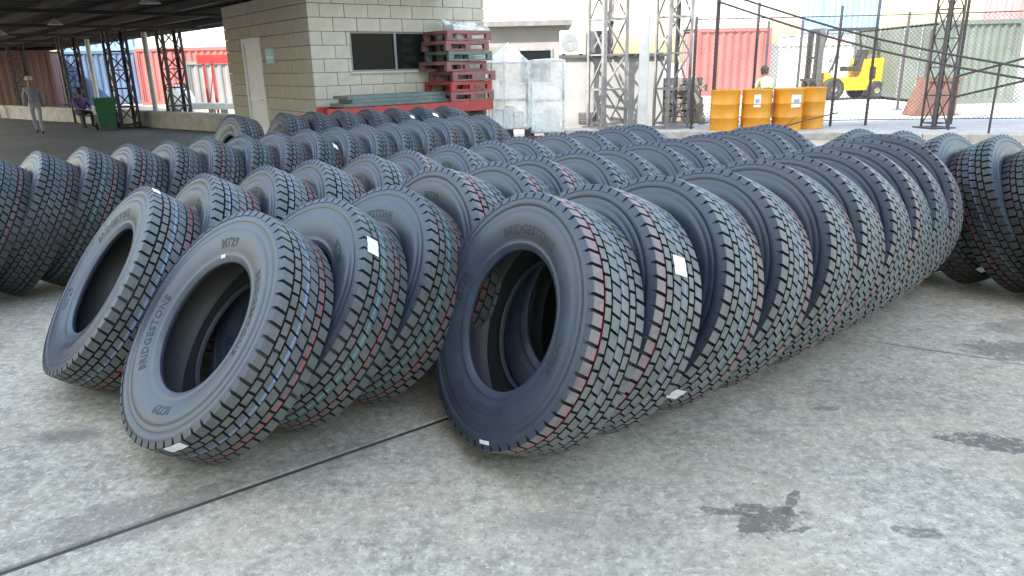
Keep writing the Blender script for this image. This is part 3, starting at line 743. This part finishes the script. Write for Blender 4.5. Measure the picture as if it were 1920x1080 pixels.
t = thing('leaning_board', 'loose weathered board leaning against the wooden pallet pile', 'board', (4.35, 16.75, yard_top + .005), R(20)); o = obj('board', MB().cbox(0, .16, 0, .03, 0, 1.05, .004), M_WOOD, t); o.rotation_euler = (R(-14), R(-8), 0)
obj('cleat', MB().box(.02, .14, -.02, -.001, .4, .46), M_WOOD, o)

# ------------------------------------------------------------------ drums
M_DRUM = mat('orange_drum_paint', (.64, .28, .02), .42, .12, 3, rust=.12, bump=.05)
M_LID = mat('drum_lid', (.6, .3, .05), .5, .2, 4)
def drum(x, y, label, sticker, rz):
    t = thing('oil_drum', label, 'drum', (x, y, yard_top), R(rz), 'orange oil drums in the yard'); t.scale = (1, 1, .93)
    p = [(0, .02), (.27, .02), (.285, .0), (.292, .01), (.287, .03), (.287, .27), (.296, .285), (.296, .30), (.287, .315), (.287, .56), (.296, .575), (.296, .59), (.287, .605), (.287, .845), (.293, .86), (.293, .88), (.28, .885), (.276, .868)]
    obj('shell', MB().lathe(p, 40), M_DRUM, t, smooth=45)
    obj('lid', MB().lathe([(0, .862), (.2755, .862), (.2755, .866), (0, .868)], 32), M_LID, t)
    obj('bung', MB().lathe([(0, 0), (.035, 0), (.035, .015), (0, .015)], 12), M_ALU, t, (.15, .1, .867))
    if sticker:
        wd, h0, h1, col = sticker; b = MB(); vs = []
        for i in range(7):
            a = -pi / 2 - wd / 2 + wd * i / 6
            for z in (h0, h1): vs.append((.2925 * cos(a), .2925 * sin(a), z))
        b.add(vs, [(2 * i, 2 * i + 1, 2 * i + 3, 2 * i + 2) for i in range(6)])
        st = obj('paper_label', b, M_PAPER, t)
        b = MB(); vs = []
        for i in range(5):
            a = -pi / 2 - wd * .3 + wd * .6 * i / 4
            for z in (h0 + (h1 - h0) * .35, h0 + (h1 - h0) * .65): vs.append((.2945 * cos(a), .2945 * sin(a), z))
        b.add(vs, [(2 * i, 2 * i + 1, 2 * i + 3, 2 * i + 2) for i in range(4)])
        obj('label_print', b, mat('label_print', col, .6, .1, bump=0), st)
drum(4.42, 15.15, 'orange drum at the left end of the group, no label', None, 0)
drum(5.03, 15.05, 'orange drum with a small pale label, second in the group', (.45, .52, .78, (.3, .35, .5)), -16)
drum(5.66, 15.05, 'orange drum with a large white label with blue print', (.75, .5, .76, (.15, .2, .5)), 14)
drum(6.26, 15.4, 'orange drum at the right end of the group, partly behind its neighbour', None, 0)
t = thing('leaning_branch', 'long dark crooked stick leaning across the orange drums', 'stick', (5.35, 14.6, yard_top + .01)); obj('stick', MB().tube([(-.3, .02, 0), (.1, 0, .1), (.6, .04, .22), (1.2, .1, .34)], .014), mat('bark', (.07, .05, .04), .9), t); obj('twig', MB().bar((.1, 0, .1), (.35, -.02, .3), .009, .004), mat('bark', (.07, .05, .04)), t)

# ------------------------------------------------------------------ containers
def corr(L, H, pitch, depth, b, y0, flip):
    # corrugated panel in the x-z plane at y0
    n = max(2, int(L / pitch)); p = L / n; xs = []
    for i in range(n):
        for (f, d) in ((0, 0), (.3, 0), (.5, 1), (.8, 1)): xs.append((i * p + f * p, d))
    xs.append((L, 0)); vs = []
    for (x_, d) in xs:
        for z in (0, H): vs.append((x_, y0 + (d * depth if flip else -d * depth), z))
    b.add(vs, [(2 * i, 2 * i + 1, 2 * i + 3, 2 * i + 2) for i in range(len(xs) - 1)])
def container(label, loc, rz, L, mcol, group='shipping containers in the far yard', W=2.44, H=2.59, pitch=.28):
    t = thing('shipping_container', label, 'container', loc, R(rz), group)
    for yy, fl in ((.03, True), (W - .03, False)):
        b = MB(); corr(L - .2, H - .28, pitch, .04, b, 0, fl); obj('side_panel', b, mcol, t, (.1, yy, .15))
    for xx in (.0, L - .12):
        for yy in (0, W - .12): obj('corner_post', MB().box(xx, xx + .12, yy, yy + .12, 0, H), mcol, t)
    for yy in (0.002, W - .08):
        obj('rail', MB().box(.121, L - .121, yy, yy + .078, .0, .15), mcol, t); obj('rail', MB().box(.121, L - .121, yy, yy + .078, H - .13, H - .01), mcol, t)
    obj('roof', MB().box(.121, L - .121, .082, W - .082, H - .06, H - .03), mcol, t); obj('floor', MB().box(.121, L - .121, .082, W - .082, .05, .14), mcol, t)
    for xx in (.03, L - .06):
        for k in range(2):
            y0 = .125 + k * (W - .25) / 2
            d = obj('door', MB().box(xx, xx + .03, y0 + .01, y0 + (W - .25) / 2 - .01, .1, H - .12), mcol, t)
            for q_ in (.3, .7):
                yb_ = y0 + (W - .25) / 2 * q_; xo = -.02 if xx < 1 else L + .02
                obj('lock_bar', MB().bar((xo, yb_, .1), (xo, yb_, H - .12), .018, sides=6), M_ALU, d)
    return t
C_GLARE_RED = mat('container_glare_red', (.42, .115, .11), .6, .2, .8, rust=.25); C_BLUE = mat('container_blue', (.09, .16, .28), .6, .25, .8, rust=.35); C_LBLUE = mat('container_light_blue', (.2, .36, .55), .6, .15, .8)  # the red is lightened, putting the yard glare into its colour
C_PNK = mat('container_pink', (.5, .2, .2), .6, .15, .8); C_GRN = mat('container_green', (.13, .165, .14), .65, .25, .8, rust=.3); C_WHT = mat('container_white', (.62, .62, .6), .55, .1, .8, rust=.15); C_ORG = mat('container_brown_red', (.16, .08, .065), .6, .2, .8, rust=.2); C_GRY = mat('container_grey', (.24, .24, .24), .65, .2, .8)
container('pale red container standing behind the orange drums', (7.6, 30.5, yard_top), 0, 3.0, C_GLARE_RED)
container('white container right of the pale red one behind the forklift', (10.75, 31.0, yard_top), 0, 3.9, C_WHT, H=2.0)
container('pale blue container stacked high above the forklift', (16.3, 40, yard_top + 2.6), 0, 3.2, C_LBLUE)
container('white container under the stacked pale blue one', (15.2, 40.1, yard_top), 0, 6.06, C_WHT)
container('small red container right of the forklift', (15.6, 30, yard_top), 0, 3.0, C_GLARE_RED, H=2.1)
container('grey green container behind the narrow lattice column', (12.5, 22, yard_top), -3, 2.35, C_GRN, W=6.06, H=2.35, pitch=.2)
container('pale container right of the grey green one', (15.3, 22.6, yard_top), -3, 3.0, C_WHT, H=2.2)
container('pink red container high up at the top right', (22.6, 34, yard_top + 2.6), 0, 3.0, C_PNK)
container('white container below the pink red one at the far right', (20.3, 34.1, yard_top), 0, 6.06, C_WHT)
container('white container stacked on the pale red one', (7.5, 30.6, yard_top + 2.595), 0, 3.1, C_WHT)
LC = 'containers beyond the low wall'
container('red container behind the low wall nearest the block building', (-17.6, 36, 0), 8, 6.06, C_GLARE_RED, LC)
container('grey container in front of the red one beyond the wall', (-13.0, 30.5, 0), 10, 2.6, C_GRY, LC, H=1.9)
container('blue container beyond the low wall behind the seated person', (-22.5, 38, 0), 12, 5.0, C_BLUE, LC)
container('dull brown container beyond the wall between the lattice columns', (-24.5, 34, 0), 20, 3.6, C_ORG, LC)
container('dull red container behind the walking person', (-26.5, 36.5, 0), 25, 3.6, C_GLARE_RED, LC)
container('grey container at the far left end of the yard', (-31, 40, 0), 30, 4.6, C_GRY, LC)
container('blue container stacked on the dull red one', (-26.3, 36.6, 2.6), 25, 3.4, C_BLUE, LC)
container('white container stacked on the red one beyond the low wall', (-17.4, 36.1, 2.6), 8, 6.06, C_WHT, LC)
container('pale container stacked on the blue one beyond the wall', (-22.3, 38.1, 2.6), 12, 4.9, C_LBLUE, LC)
# red gantry frame
rg = thing('red_frame', 'tall red steel frame standing beyond the low wall by the door', 'frame', (-10.6, 26.5, 0), R(10))
for xx in (0, .28, 1.6): obj('upright', MB().box(xx - .04, xx + .04, -.04, .04, 0, 1.75), M_RED, rg)
obj('top_beam', MB().box(-.2, 1.9, -.06, .06, 1.752, 2.05), M_RED, rg); obj('diagonal', MB().bar((0, 0, .2), (.28, 0, 1.5), .025), M_RED, rg)
bgag = MB(); 
for k in range(1): bgag.lathe([(0, 0), (.38, .02), (.46, .2), (.47, .55), (.38, .85), (.16, .98), (.1, 1.06), (0, 1.06)], 20)
t = thing('bulk_bag', 'round white bulk bag standing beyond the low wall', 'bag', (-11.9, 27.2, 0)); ob = obj('bag_body', bgag, mat('white_sack', (.75, .74, .68), .8, .08, 3, bump=.4), t, smooth=60)
for v in ob.data.vertices: v.co += Vector((1, 1, .5)) * .05 * noise.noise(v.co * 4)
for a in (0, 1.57, 3.14, 4.71): obj('lifting_loop', MB().tube([(.3 * cos(a), .3 * sin(a), .88), (.32 * cos(a), .32 * sin(a), 1.1), (.22 * cos(a + .3), .22 * sin(a + .3), 1.12), (.2 * cos(a + .4), .2 * sin(a + .4), .92)], .015, 4), M_BLACK, t)
for i, (x_, y_, L) in enumerate(((-11.4, 25.0, 1.8), (-9.6, 24.4, 2.0))):
    t = thing('timber_beam', ['white beam lying behind the low wall under the bulk bag', 'white beam lying behind the low wall beside the door'][i], 'beam', (x_, y_, .3), R(-8), 'white beams behind the wall'); obj('beam', MB().cbox(0, L, 0, .2, 0, .2, .01), M_WPOST, t)
    for q_ in (.2, L - .35): obj('bearer', MB().box(q_, q_ + .15, .0, .2, -.3, -.002), M_WOOD, t)

# ------------------------------------------------------------------ yard fence
M_POST = mat('dark_fence_post', (.045, .038, .045), .6, .3, 6, rust=.4)
M_WIRE = mat('fence_wire', (.13, .13, .13), .6, .2, 10)
fn = thing('chain_link_fence', 'chain link fence on thin dark posts across the yard', 'fence', (3.9, 15.75, yard_top))
fps = [(0.0, 0.0, 2.25), (1.27, 0, 2.5), (2.95, -.05, 2.4), (3.7, -.05, 3.0), (5.4, -.25, 2.9), (7.2, -.6, 2.9)]
for (x_, y_, h) in fps:
    pm = obj('post', MB().lathe([(0, 0), (.03, 0), (.03, h), (0, h)], 8), M_POST, fn, (x_, y_, 0), smooth=40)
for (a, b_) in zip(fps[:-1], fps[1:]):
    obj('rail', MB().bar((a[0], a[1], 2.2), (b_[0], b_[1], 2.2), .012, sides=6), M_POST, fn)
    obj('bottom_rail', MB().bar((a[0], a[1], .12), (b_[0], b_[1], .12), .01, sides=6), M_POST, fn)
    b = MB(); L = b_[0] - a[0]; H = 2.05; st = .085
    k = -H
    while k < L:
        for s_ in (1, -1):
            x0, x1 = max(0, k), min(L, k + H)
            if x1 > x0:
                z0_, z1_ = (x0 - k), (x1 - k)
                if s_ < 0: z0_, z1_ = H - z0_, H - z1_
                f0, f1 = x0 / L, x1 / L
                b.bar((a[0] + x0, a[1] + (b_[1] - a[1]) * f0 + s_ * .002, .13 + z0_), (a[0] + x1, a[1] + (b_[1] - a[1]) * f1 + s_ * .002, .13 + z1_), .005, sides=3)
        k += st
    o = obj('mesh_panel', b, M_WIRE, fn); o['kind'] = 'stuff'
for i, (x_, y_, h) in enumerate(((6.95, 20.3, 2.35), (7.85, 20.3, 2.35), (10.6, 20.2, 2.5), (11.25, 20.2, 2.05))):
    t = thing('fence_post', ['dark post beyond the drums, left of the person', 'dark post beyond the drums in front of the forklift mast', 'dark post in front of the small red container', 'short dark post beside the green container'][i], 'post', (x_, y_, yard_top), 0, 'free standing dark posts in the yard')
    obj('shaft', MB().lathe([(0, 0), (.035, 0), (.035, h), (0, h)], 8), M_POST, t, smooth=40); obj('foot', MB().box(-.09, .09, -.09, .09, 0, .02), M_POST, t)
for i, (a, b_) in enumerate((((4.3, 15.3, 2.78), (9.35, 12.62, 1.18)), ((4.15, 15.2, 2.62), (9.3, 12.6, 1.0)))):
    t = thing('sloping_cable', ['upper of two dark cables sloping down across the yard', 'lower of two dark cables sloping down across the yard'][i], 'cable', a, 0, 'sloping cables')
    d = Vector(b_) - Vector(a); pts = [d * (k / 8) + Vector((0, 0, -.16 * sin(pi * k / 8))) for k in range(9)]
    obj('cable', MB().tube(pts, .02), M_POST, t); obj('end_clamp', MB().bar(d * .985 + Vector((0, 0, -.008)), d, .03), M_POST, t)
cp = thing('cable_post', 'dark post holding the low ends of the sloping cables', 'post', (9.35, 12.6, .0)); obj('shaft', MB().lathe([(0, 0), (.045, 0), (.045, 1.6), (0, 1.6)], 10), M_POST, cp); obj('cap', MB().lathe([(0, 1.602), (.06, 1.602), (.06, 1.64), (0, 1.66)], 10), M_POST, cp)
cp2 = thing('cable_post', 'tall dark post holding the high ends of the sloping cables', 'post', (4.2, 15.25, yard_top)); obj('shaft', MB().lathe([(0, 0), (.04, 0), (.04, 2.75), (0, 2.75)], 10), M_POST, cp2); obj('cap', MB().lathe([(0, 2.752), (.05, 2.752), (.05, 2.78), (0, 2.8)], 10), M_POST, cp2)
gt = thing('metal_gate', 'dark sloping bar gate at the right beyond the tyres', 'gate', (8.55, 14.3, yard_top))
obj('top_bar', MB().bar((0, 0, 1.0), (.62, -1.5, 1.42), .02, sides=6), M_POST, gt); obj('bottom_bar', MB().bar((0, 0, .62), (.62, -1.5, 1.02), .02, sides=6), M_POST, gt)
for f in (0, .5, 1): obj('upright', MB().bar((.62 * f, -1.5 * f, 0), (.62 * f, -1.5 * f, 1.0 + .42 * f), .02, sides=6), M_POST, gt)

# rusty skip
M_RUST = mat('rusty_steel', (.16, .07, .045), .85, .35, 4, rust=.6)
sk = thing('rusty_skip', 'rusty brown skip with sloping end standing in the yard', 'skip', (9.75, 17.8, yard_top), R(-6))
prf = [(0, .0), (.95, .0), (.95, .85), (.3, .85)]
for y0 in (0, .66): obj('side_plate', MB().prism(prf, y0, y0 + .03), M_RUST, sk)
obj('floor_plate', MB().box(.02, .93, .031, .659, .0, .02), M_RUST, sk); obj('end_plate', MB().box(.92, .95, .031, .659, .021, .85), M_RUST, sk)
obj('sloping_plate', MB().add([(.0, .031, .021), (.0, .659, .021), (.3, .659, .85), (.3, .031, .85), (.03, .031, .021), (.03, .659, .021), (.33, .659, .85), (.33, .031, .85)], [(0, 1, 2, 3), (7, 6, 5, 4), (0, 3, 7, 4), (1, 5, 6, 2), (3, 2, 6, 7), (0, 4, 5, 1)]), M_RUST, sk)
obj('rim', MB().box(.25, 1.0, -.03, -.002, .8, .88), M_RUST, sk); obj('rim', MB().box(.25, 1.0, .692, .72, .8, .88), M_RUST, sk)
obj('rib', MB().box(.5, .55, -.025, -.002, .05, .79).box(.8, .85, -.025, -.002, .05, .79), M_RUST, sk)

# ------------------------------------------------------------------ forklift (faces -x)
M_YEL = mat('yellow_paint', (.72, .47, .02), .4, .1, 3, rust=.1, bump=.05)
fk = thing('forklift', 'yellow forklift parked in the sunlit yard, its mast to the left', 'forklift', (11.6, 26.0, yard_top), R(6)); fk.scale = (1.12,) * 3
obj('body', MB().prism([(-.75, .28), (.95, .28), (1.12, .5), (1.12, 1.05), (.95, 1.18), (.5, 1.18), (.42, .66), (-.45, .62), (-.75, .8)], -.5, .5), M_YEL, fk)
obj('counterweight', MB().prism([(.78, .3), (1.2, .42), (1.26, .7), (1.2, 1.12), (.96, 1.2), (.78, 1.2)], -.54, .54), M_YEL, fk)
obj('seat', MB().cbox(.0, .45, -.25, .25, .83, .97, .02).prism([(.42, .95), (.55, .97), (.62, 1.45), (.52, 1.45)], -.24, .24), M_BLACK, fk)
obj('steering_wheel', MB().lathe([(.15, 0), (.17, .015), (.15, .03), (.135, .015)], 16, close=True), M_BLACK, fk, (-.3, 0, 1.18)).rotation_euler = (0, R(-30), 0)
obj('steering_column', MB().bar((-.48, 0, .73), (-.3, 0, 1.18), .025), M_BLACK, fk)
for sy in (-1, 1):
    obj('guard_post', MB().bar((-.62, sy * .44, .86), (-.38, sy * .44, 2.02), .028), M_BLACK, fk); obj('guard_post', MB().bar((.82, sy * .44, 1.2), (.66, sy * .44, 2.02), .028), M_BLACK, fk)
    obj('mast_rail', MB().box(-1.02, -.9, sy * .32 - .05, sy * .32 + .05, .1, 2.08), mat('mast_grey', (.09, .09, .09), .6), fk)
    obj('mast_rail', MB().box(-1.1, -1.03, sy * .25 - .04, sy * .25 + .04, .1, 2.0), M_BLACK, fk)
    obj('fork', MB().box(-2.1, -1.16, sy * .2 - .05, sy * .2 + .05, .08, .12).box(-1.2, -1.16, sy * .2 - .05, sy * .2 + .05, .121, .6), M_BLACK, fk)
obj('overhead_guard', MB().box(-.42, .70, -.47, -.41, 2.02, 2.08).box(-.42, .70, .41, .47, 2.02, 2.08).box(-.42, -.36, -.409, .409, 2.02, 2.08).box(.64, .70, -.409, .409, 2.02, 2.08), M_BLACK, fk)
gm = MB().box(0, .03, -.409, .409, 2.03, 2.06).mesh('guard_bar', M_BLACK)
for k in range(5): link('guard_bar', gm, fk, (-.22 + k * .17, 0, 0))
obj('mast_crossbar', MB().box(-1.02, -.9, -.269, .269, 2.0, 2.08).box(-1.02, -.94, -.269, .269, 1.2, 1.28).box(-.98, -.94, -.03, .03, .2, 1.99), M_BLACK, fk)
obj('carriage', MB().box(-1.155, -1.11, -.45, .45, .3, .38).box(-1.155, -1.11, -.45, .45, .55, .63), M_BLACK, fk)
for (xx, r_, w_) in ((-.6, .33, .2), (.78, .27, .16)):
    for sy in (-1, 1):
        o = obj('wheel', MB().lathe([(.1, -w_ / 2), (r_ * .85, -w_ / 2), (r_, -w_ / 3), (r_, w_ / 3), (r_ * .85, w_ / 2), (.1, w_ / 2)], 28), M_BLACK, fk, (xx, sy * .56, r_)); o.rotation_euler = (pi / 2, 0, 0)
        obj('rim', MB().lathe([(0, -w_ * .35), (r_ * .5, -w_ * .4), (r_ * .58, -w_ * .52), (r_ * .58, w_ * .52), (r_ * .5, w_ * .4), (0, w_ * .35)], 20), mat('wheel_grey', (.3, .3, .3), .5), o)
obj('lift_cylinder', MB().bar((-.96, -.12, .2), (-.96, -.12, 1.6), .04, sides=8), M_ALU, fk)
obj('side_grille', MB().box(.55, .75, -.512, -.502, .6, .95), M_BLACK, fk)
obj('hose', MB().tube([(-.93, .1, 2.0), (-.85, .12, 1.4), (-.8, .12, .9)], .018), M_BLACK, fk)
obj('lamp', MB().lathe([(0, 0), (.06, 0), (.07, .03), (0, .05)], 12), M_ALU, fk, (-.5, -.44, 1.75))

# ------------------------------------------------------------------ people
def person(label, loc, rz, J, radii, cols, scale=1.0, cap=None, hair=(.02, .015, .012)):
    # J: joint name -> (x, y, z), facing -y; bones list defines the skin skeleton
    t = thing('person', label, 'person', loc, R(rz))
    bones = [('pelvis', 'chest'), ('chest', 'neck'), ('neck', 'head'), ('head', 'crown')]
    for s in 'lr':
        bones += [('chest', 'sh' + s), ('sh' + s, 'el' + s), ('el' + s, 'wr' + s), ('wr' + s, 'hd' + s), ('pelvis', 'hp' + s), ('hp' + s, 'kn' + s), ('kn' + s, 'an' + s), ('an' + s, 'to' + s)]
    keys = list(J); idx = {k: i for i, k in enumerate(keys)}
    me = bpy.data.meshes.new('sk'); me.from_pydata([Vector(J[k]) * scale for k in keys], [(idx[a], idx[b]) for a, b in bones], [])
    o = bpy.data.objects.new('sk', me); COL.objects.link(o)
    sk_ = o.modifiers.new('s', 'SKIN'); sub = o.modifiers.new('u', 'SUBSURF'); sub.levels = 1; sub.render_levels = 1
    for k in keys:
        r = radii.get(k.rstrip('lr') if k not in radii else k, .05) * scale
        me.skin_vertices[0].data[idx[k]].radius = (r, r)
    for k in keys: me.skin_vertices[0].data[idx[k]].use_root = (k == 'pelvis')
    dg = bpy.context.evaluated_depsgraph_get(); em = bpy.data.meshes.new_from_object(o.evaluated_get(dg))
    bpy.data.objects.remove(o)
    em.name = 'body'; em.materials.clear()
    order = ['skin', 'top', 'legs', 'shoe']
    for k in order: em.materials.append(mat('cloth_' + k + '_%d_%d_%d' % tuple(int(99 * c) for c in cols[k]), cols[k], .85, .15, 12))
    def kind(a, b):
        s = (a[:2], b[:2])
        if b == 'crown' or b == 'head': return 0
        if b[:2] in ('hd',): return 0
        if b[:2] in ('kn', 'an'): return 2
        if b[:2] == 'hp': return 2
        if b[:2] == 'to': return 3
        return 1
    segs = [(Vector(J[a]) * scale, Vector(J[b]) * scale, kind(a, b)) for a, b in bones]
    for p in em.polygons:
        c = p.center; best = 9; bk = 1
        for a, b_, k in segs:
            d = b_ - a; u_ = max(0, min(1, (c - a).dot(d) / d.length_squared)); ds = (c - a - d * u_).length
            if ds < best: best = ds; bk = k
        p.material_index = bk; p.use_smooth = True
    link('body', em, t)
    hc = (Vector(J['head']) * .45 + Vector(J['crown']) * .55) * scale
    hb = MB()
    hb.lathe([(0, .105 * scale), (.06 * scale, .095 * scale), (.098 * scale, .05 * scale), (.108 * scale, 0), (.10 * scale, -.03 * scale)], 16)
    if cap:
        obj('cap', hb, mat('cap_cloth', cap, .8), t, hc + Vector((0, .0, .04)), smooth=60)
    else:
        hb.lathe([(.1 * scale, -.03 * scale), (.085 * scale, -.1 * scale)], 16)
        obj('hair', hb, mat('dark_hair', hair, .6), t, hc + Vector((0, .015, .03)), smooth=60)
    # face: nose and ears
    obj('nose', MB().bar(hc + Vector((0, -.085 * scale, .01)), hc + Vector((0, -.115 * scale, -.025)), .008, .014), em.materials[0], t)
    return t
RAD = {'pelvis': .13, 'chest': .15, 'neck': .055, 'head': .085, 'crown': .08, 'sh': .06, 'el': .045, 'wr': .032, 'hd': .035, 'hp': .095, 'kn': .06, 'an': .042, 'to': .035}
WALK = {'pelvis': (0, 0, .95), 'chest': (0, -.03, 1.3), 'neck': (0, -.05, 1.47), 'head': (0, -.08, 1.56), 'crown': (0, -.09, 1.70),
        'shl': (.18, -.03, 1.38), 'ell': (.24, .08, 1.12), 'wrl': (.24, -.02, .9), 'hdl': (.23, -.06, .82), 'shr': (-.18, -.03, 1.38), 'elr': (-.24, -.04, 1.12), 'wrr': (-.22, -.2, .95), 'hdr': (-.21, -.26, .89),
        'hpl': (.1, 0, .88), 'knl': (.1, -.16, .5), 'anl': (.1, -.1, .09), 'tol': (.1, -.25, .04), 'hpr': (-.1, 0, .88), 'knr': (-.1, .06, .48), 'anr': (-.1, .3, .12), 'tor': (-.1, .2, .035)}
SIT = {'pelvis': (0, 0, .5), 'chest': (0, -.1, .84), 'neck': (0, -.16, 1.0), 'head': (0, -.2, 1.08), 'crown': (0, -.23, 1.21),
       'shl': (.18, -.11, .92), 'ell': (.24, -.22, .68), 'wrl': (.14, -.42, .62), 'hdl': (.1, -.48, .62), 'shr': (-.18, -.11, .92), 'elr': (-.24, -.22, .68), 'wrr': (-.14, -.42, .62), 'hdr': (-.1, -.48, .62),
       'hpl': (.11, -.04, .5), 'knl': (.14, -.45, .52), 'anl': (.13, -.42, .09), 'tol': (.13, -.56, .04), 'hpr': (-.11, -.04, .5), 'knr': (-.14, -.45, .52), 'anr': (-.13, -.38, .09), 'tor': (-.13, -.52, .04)}
person('person in grey work clothes and pale cap walking across the shed floor', (-12.5, 19.75, 0), 25, WALK, RAD, {'skin': (.3, .17, .11), 'top': (.25, .26, .33), 'legs': (.36, .37, .4), 'shoe': (.05, .05, .05)}, .84, cap=(.55, .52, .42))
person('person in a purple top seated low beside the green bin', (-12.45, 21.7, 0), 55, SIT, RAD, {'skin': (.3, .16, .1), 'top': (.16, .09, .26), 'legs': (.03, .035, .07), 'shoe': (.03, .03, .03)}, .88)
person('person in a pale yellow green shirt sitting beyond the orange drums', (6.35, 18.3, yard_top), 190, SIT, RAD, {'skin': (.25, .13, .08), 'top': (.55, .66, .3), 'legs': (.05, .06, .09), 'shoe': (.03, .03, .03)}, .97)
for (x_, y_, z0_, h, lb) in ((-12.3, 21.82, 0, .36, 'small wooden seat block under the person in purple'), (6.35, 18.28, yard_top, .40, 'small wooden seat block under the person beyond the drums')):
    t = thing('seat_block', lb, 'stool', (x_, y_, z0_), R(10)); obj('seat_top', MB().cbox(-.2, .2, -.16, .16, h - .04, h, .006), M_WOOD, t)
    for sx in (-.17, .17): obj('leg', MB().box(sx - .02, sx + .02, -.14, .14, 0, h - .042), M_WOOD, t)

# green bin
gbn = thing('green_bin', 'dark green wheeled bin standing by the low wall', 'bin', (-11.2, 20.75, 0), R(30))
obj('body', MB().add([(-.2, -.22, .06), (.2, -.22, .06), (.2, .22, .06), (-.2, .22, .06), (-.26, -.28, .82), (.26, -.28, .82), (.26, .28, .82), (-.26, .28, .82)], [(3, 2, 1, 0), (4, 5, 6, 7), (0, 1, 5, 4), (1, 2, 6, 5), (2, 3, 7, 6), (3, 0, 4, 7)]), mat('green_plastic', (.025, .16, .06), .5, .15, 4), gbn)
obj('lid', MB().cbox(-.28, .28, -.3, .3, .822, .87, .012), mat('green_plastic', (.025, .16, .06)), gbn)
for sx in (-.22, .22): o = obj('wheel', MB().lathe([(0, -.03), (.09, -.03), (.09, .03), (0, .03)], 16), M_BLACK, gbn, (sx + (.05 if sx > 0 else -.05), .2, .09)); o.rotation_euler = (0, pi / 2, 0)

# pendant lamps under the shed roof
for i, (x_, y_, lb) in enumerate(((-10.4, 17.8, 'pale metal pendant lamp under the shed roof, middle one'), (-14.2, 21.6, 'pale metal pendant lamp farthest left under the shed roof'), (-5.9, 12.9, 'pale metal pendant lamp nearest the block building'))):
    t = thing('pendant_lamp', lb, 'lamp', (x_, y_, 2.86), 0, 'pendant lamps under the shed roof')
    obj('rod', MB().bar((0, 0, 0), (0, 0, -.14), .012), M_STEELD, t)
    obj('lamp_shade', MB().lathe([(.03, -.12), (.06, -.16), (.16, -.24), (.17, -.25), (.155, -.245), (.05, -.17)], 20), mat('lamp_white', (.7, .7, .68), .4, .05, bump=0), t, smooth=50)
    obj('bulb', MB().lathe([(0, -.16), (.045, -.18), (.055, -.21), (.03, -.245), (0, -.25)], 12), mat('bulb_glass', (.8, .8, .78), .2, .03, bump=0), t, smooth=60)
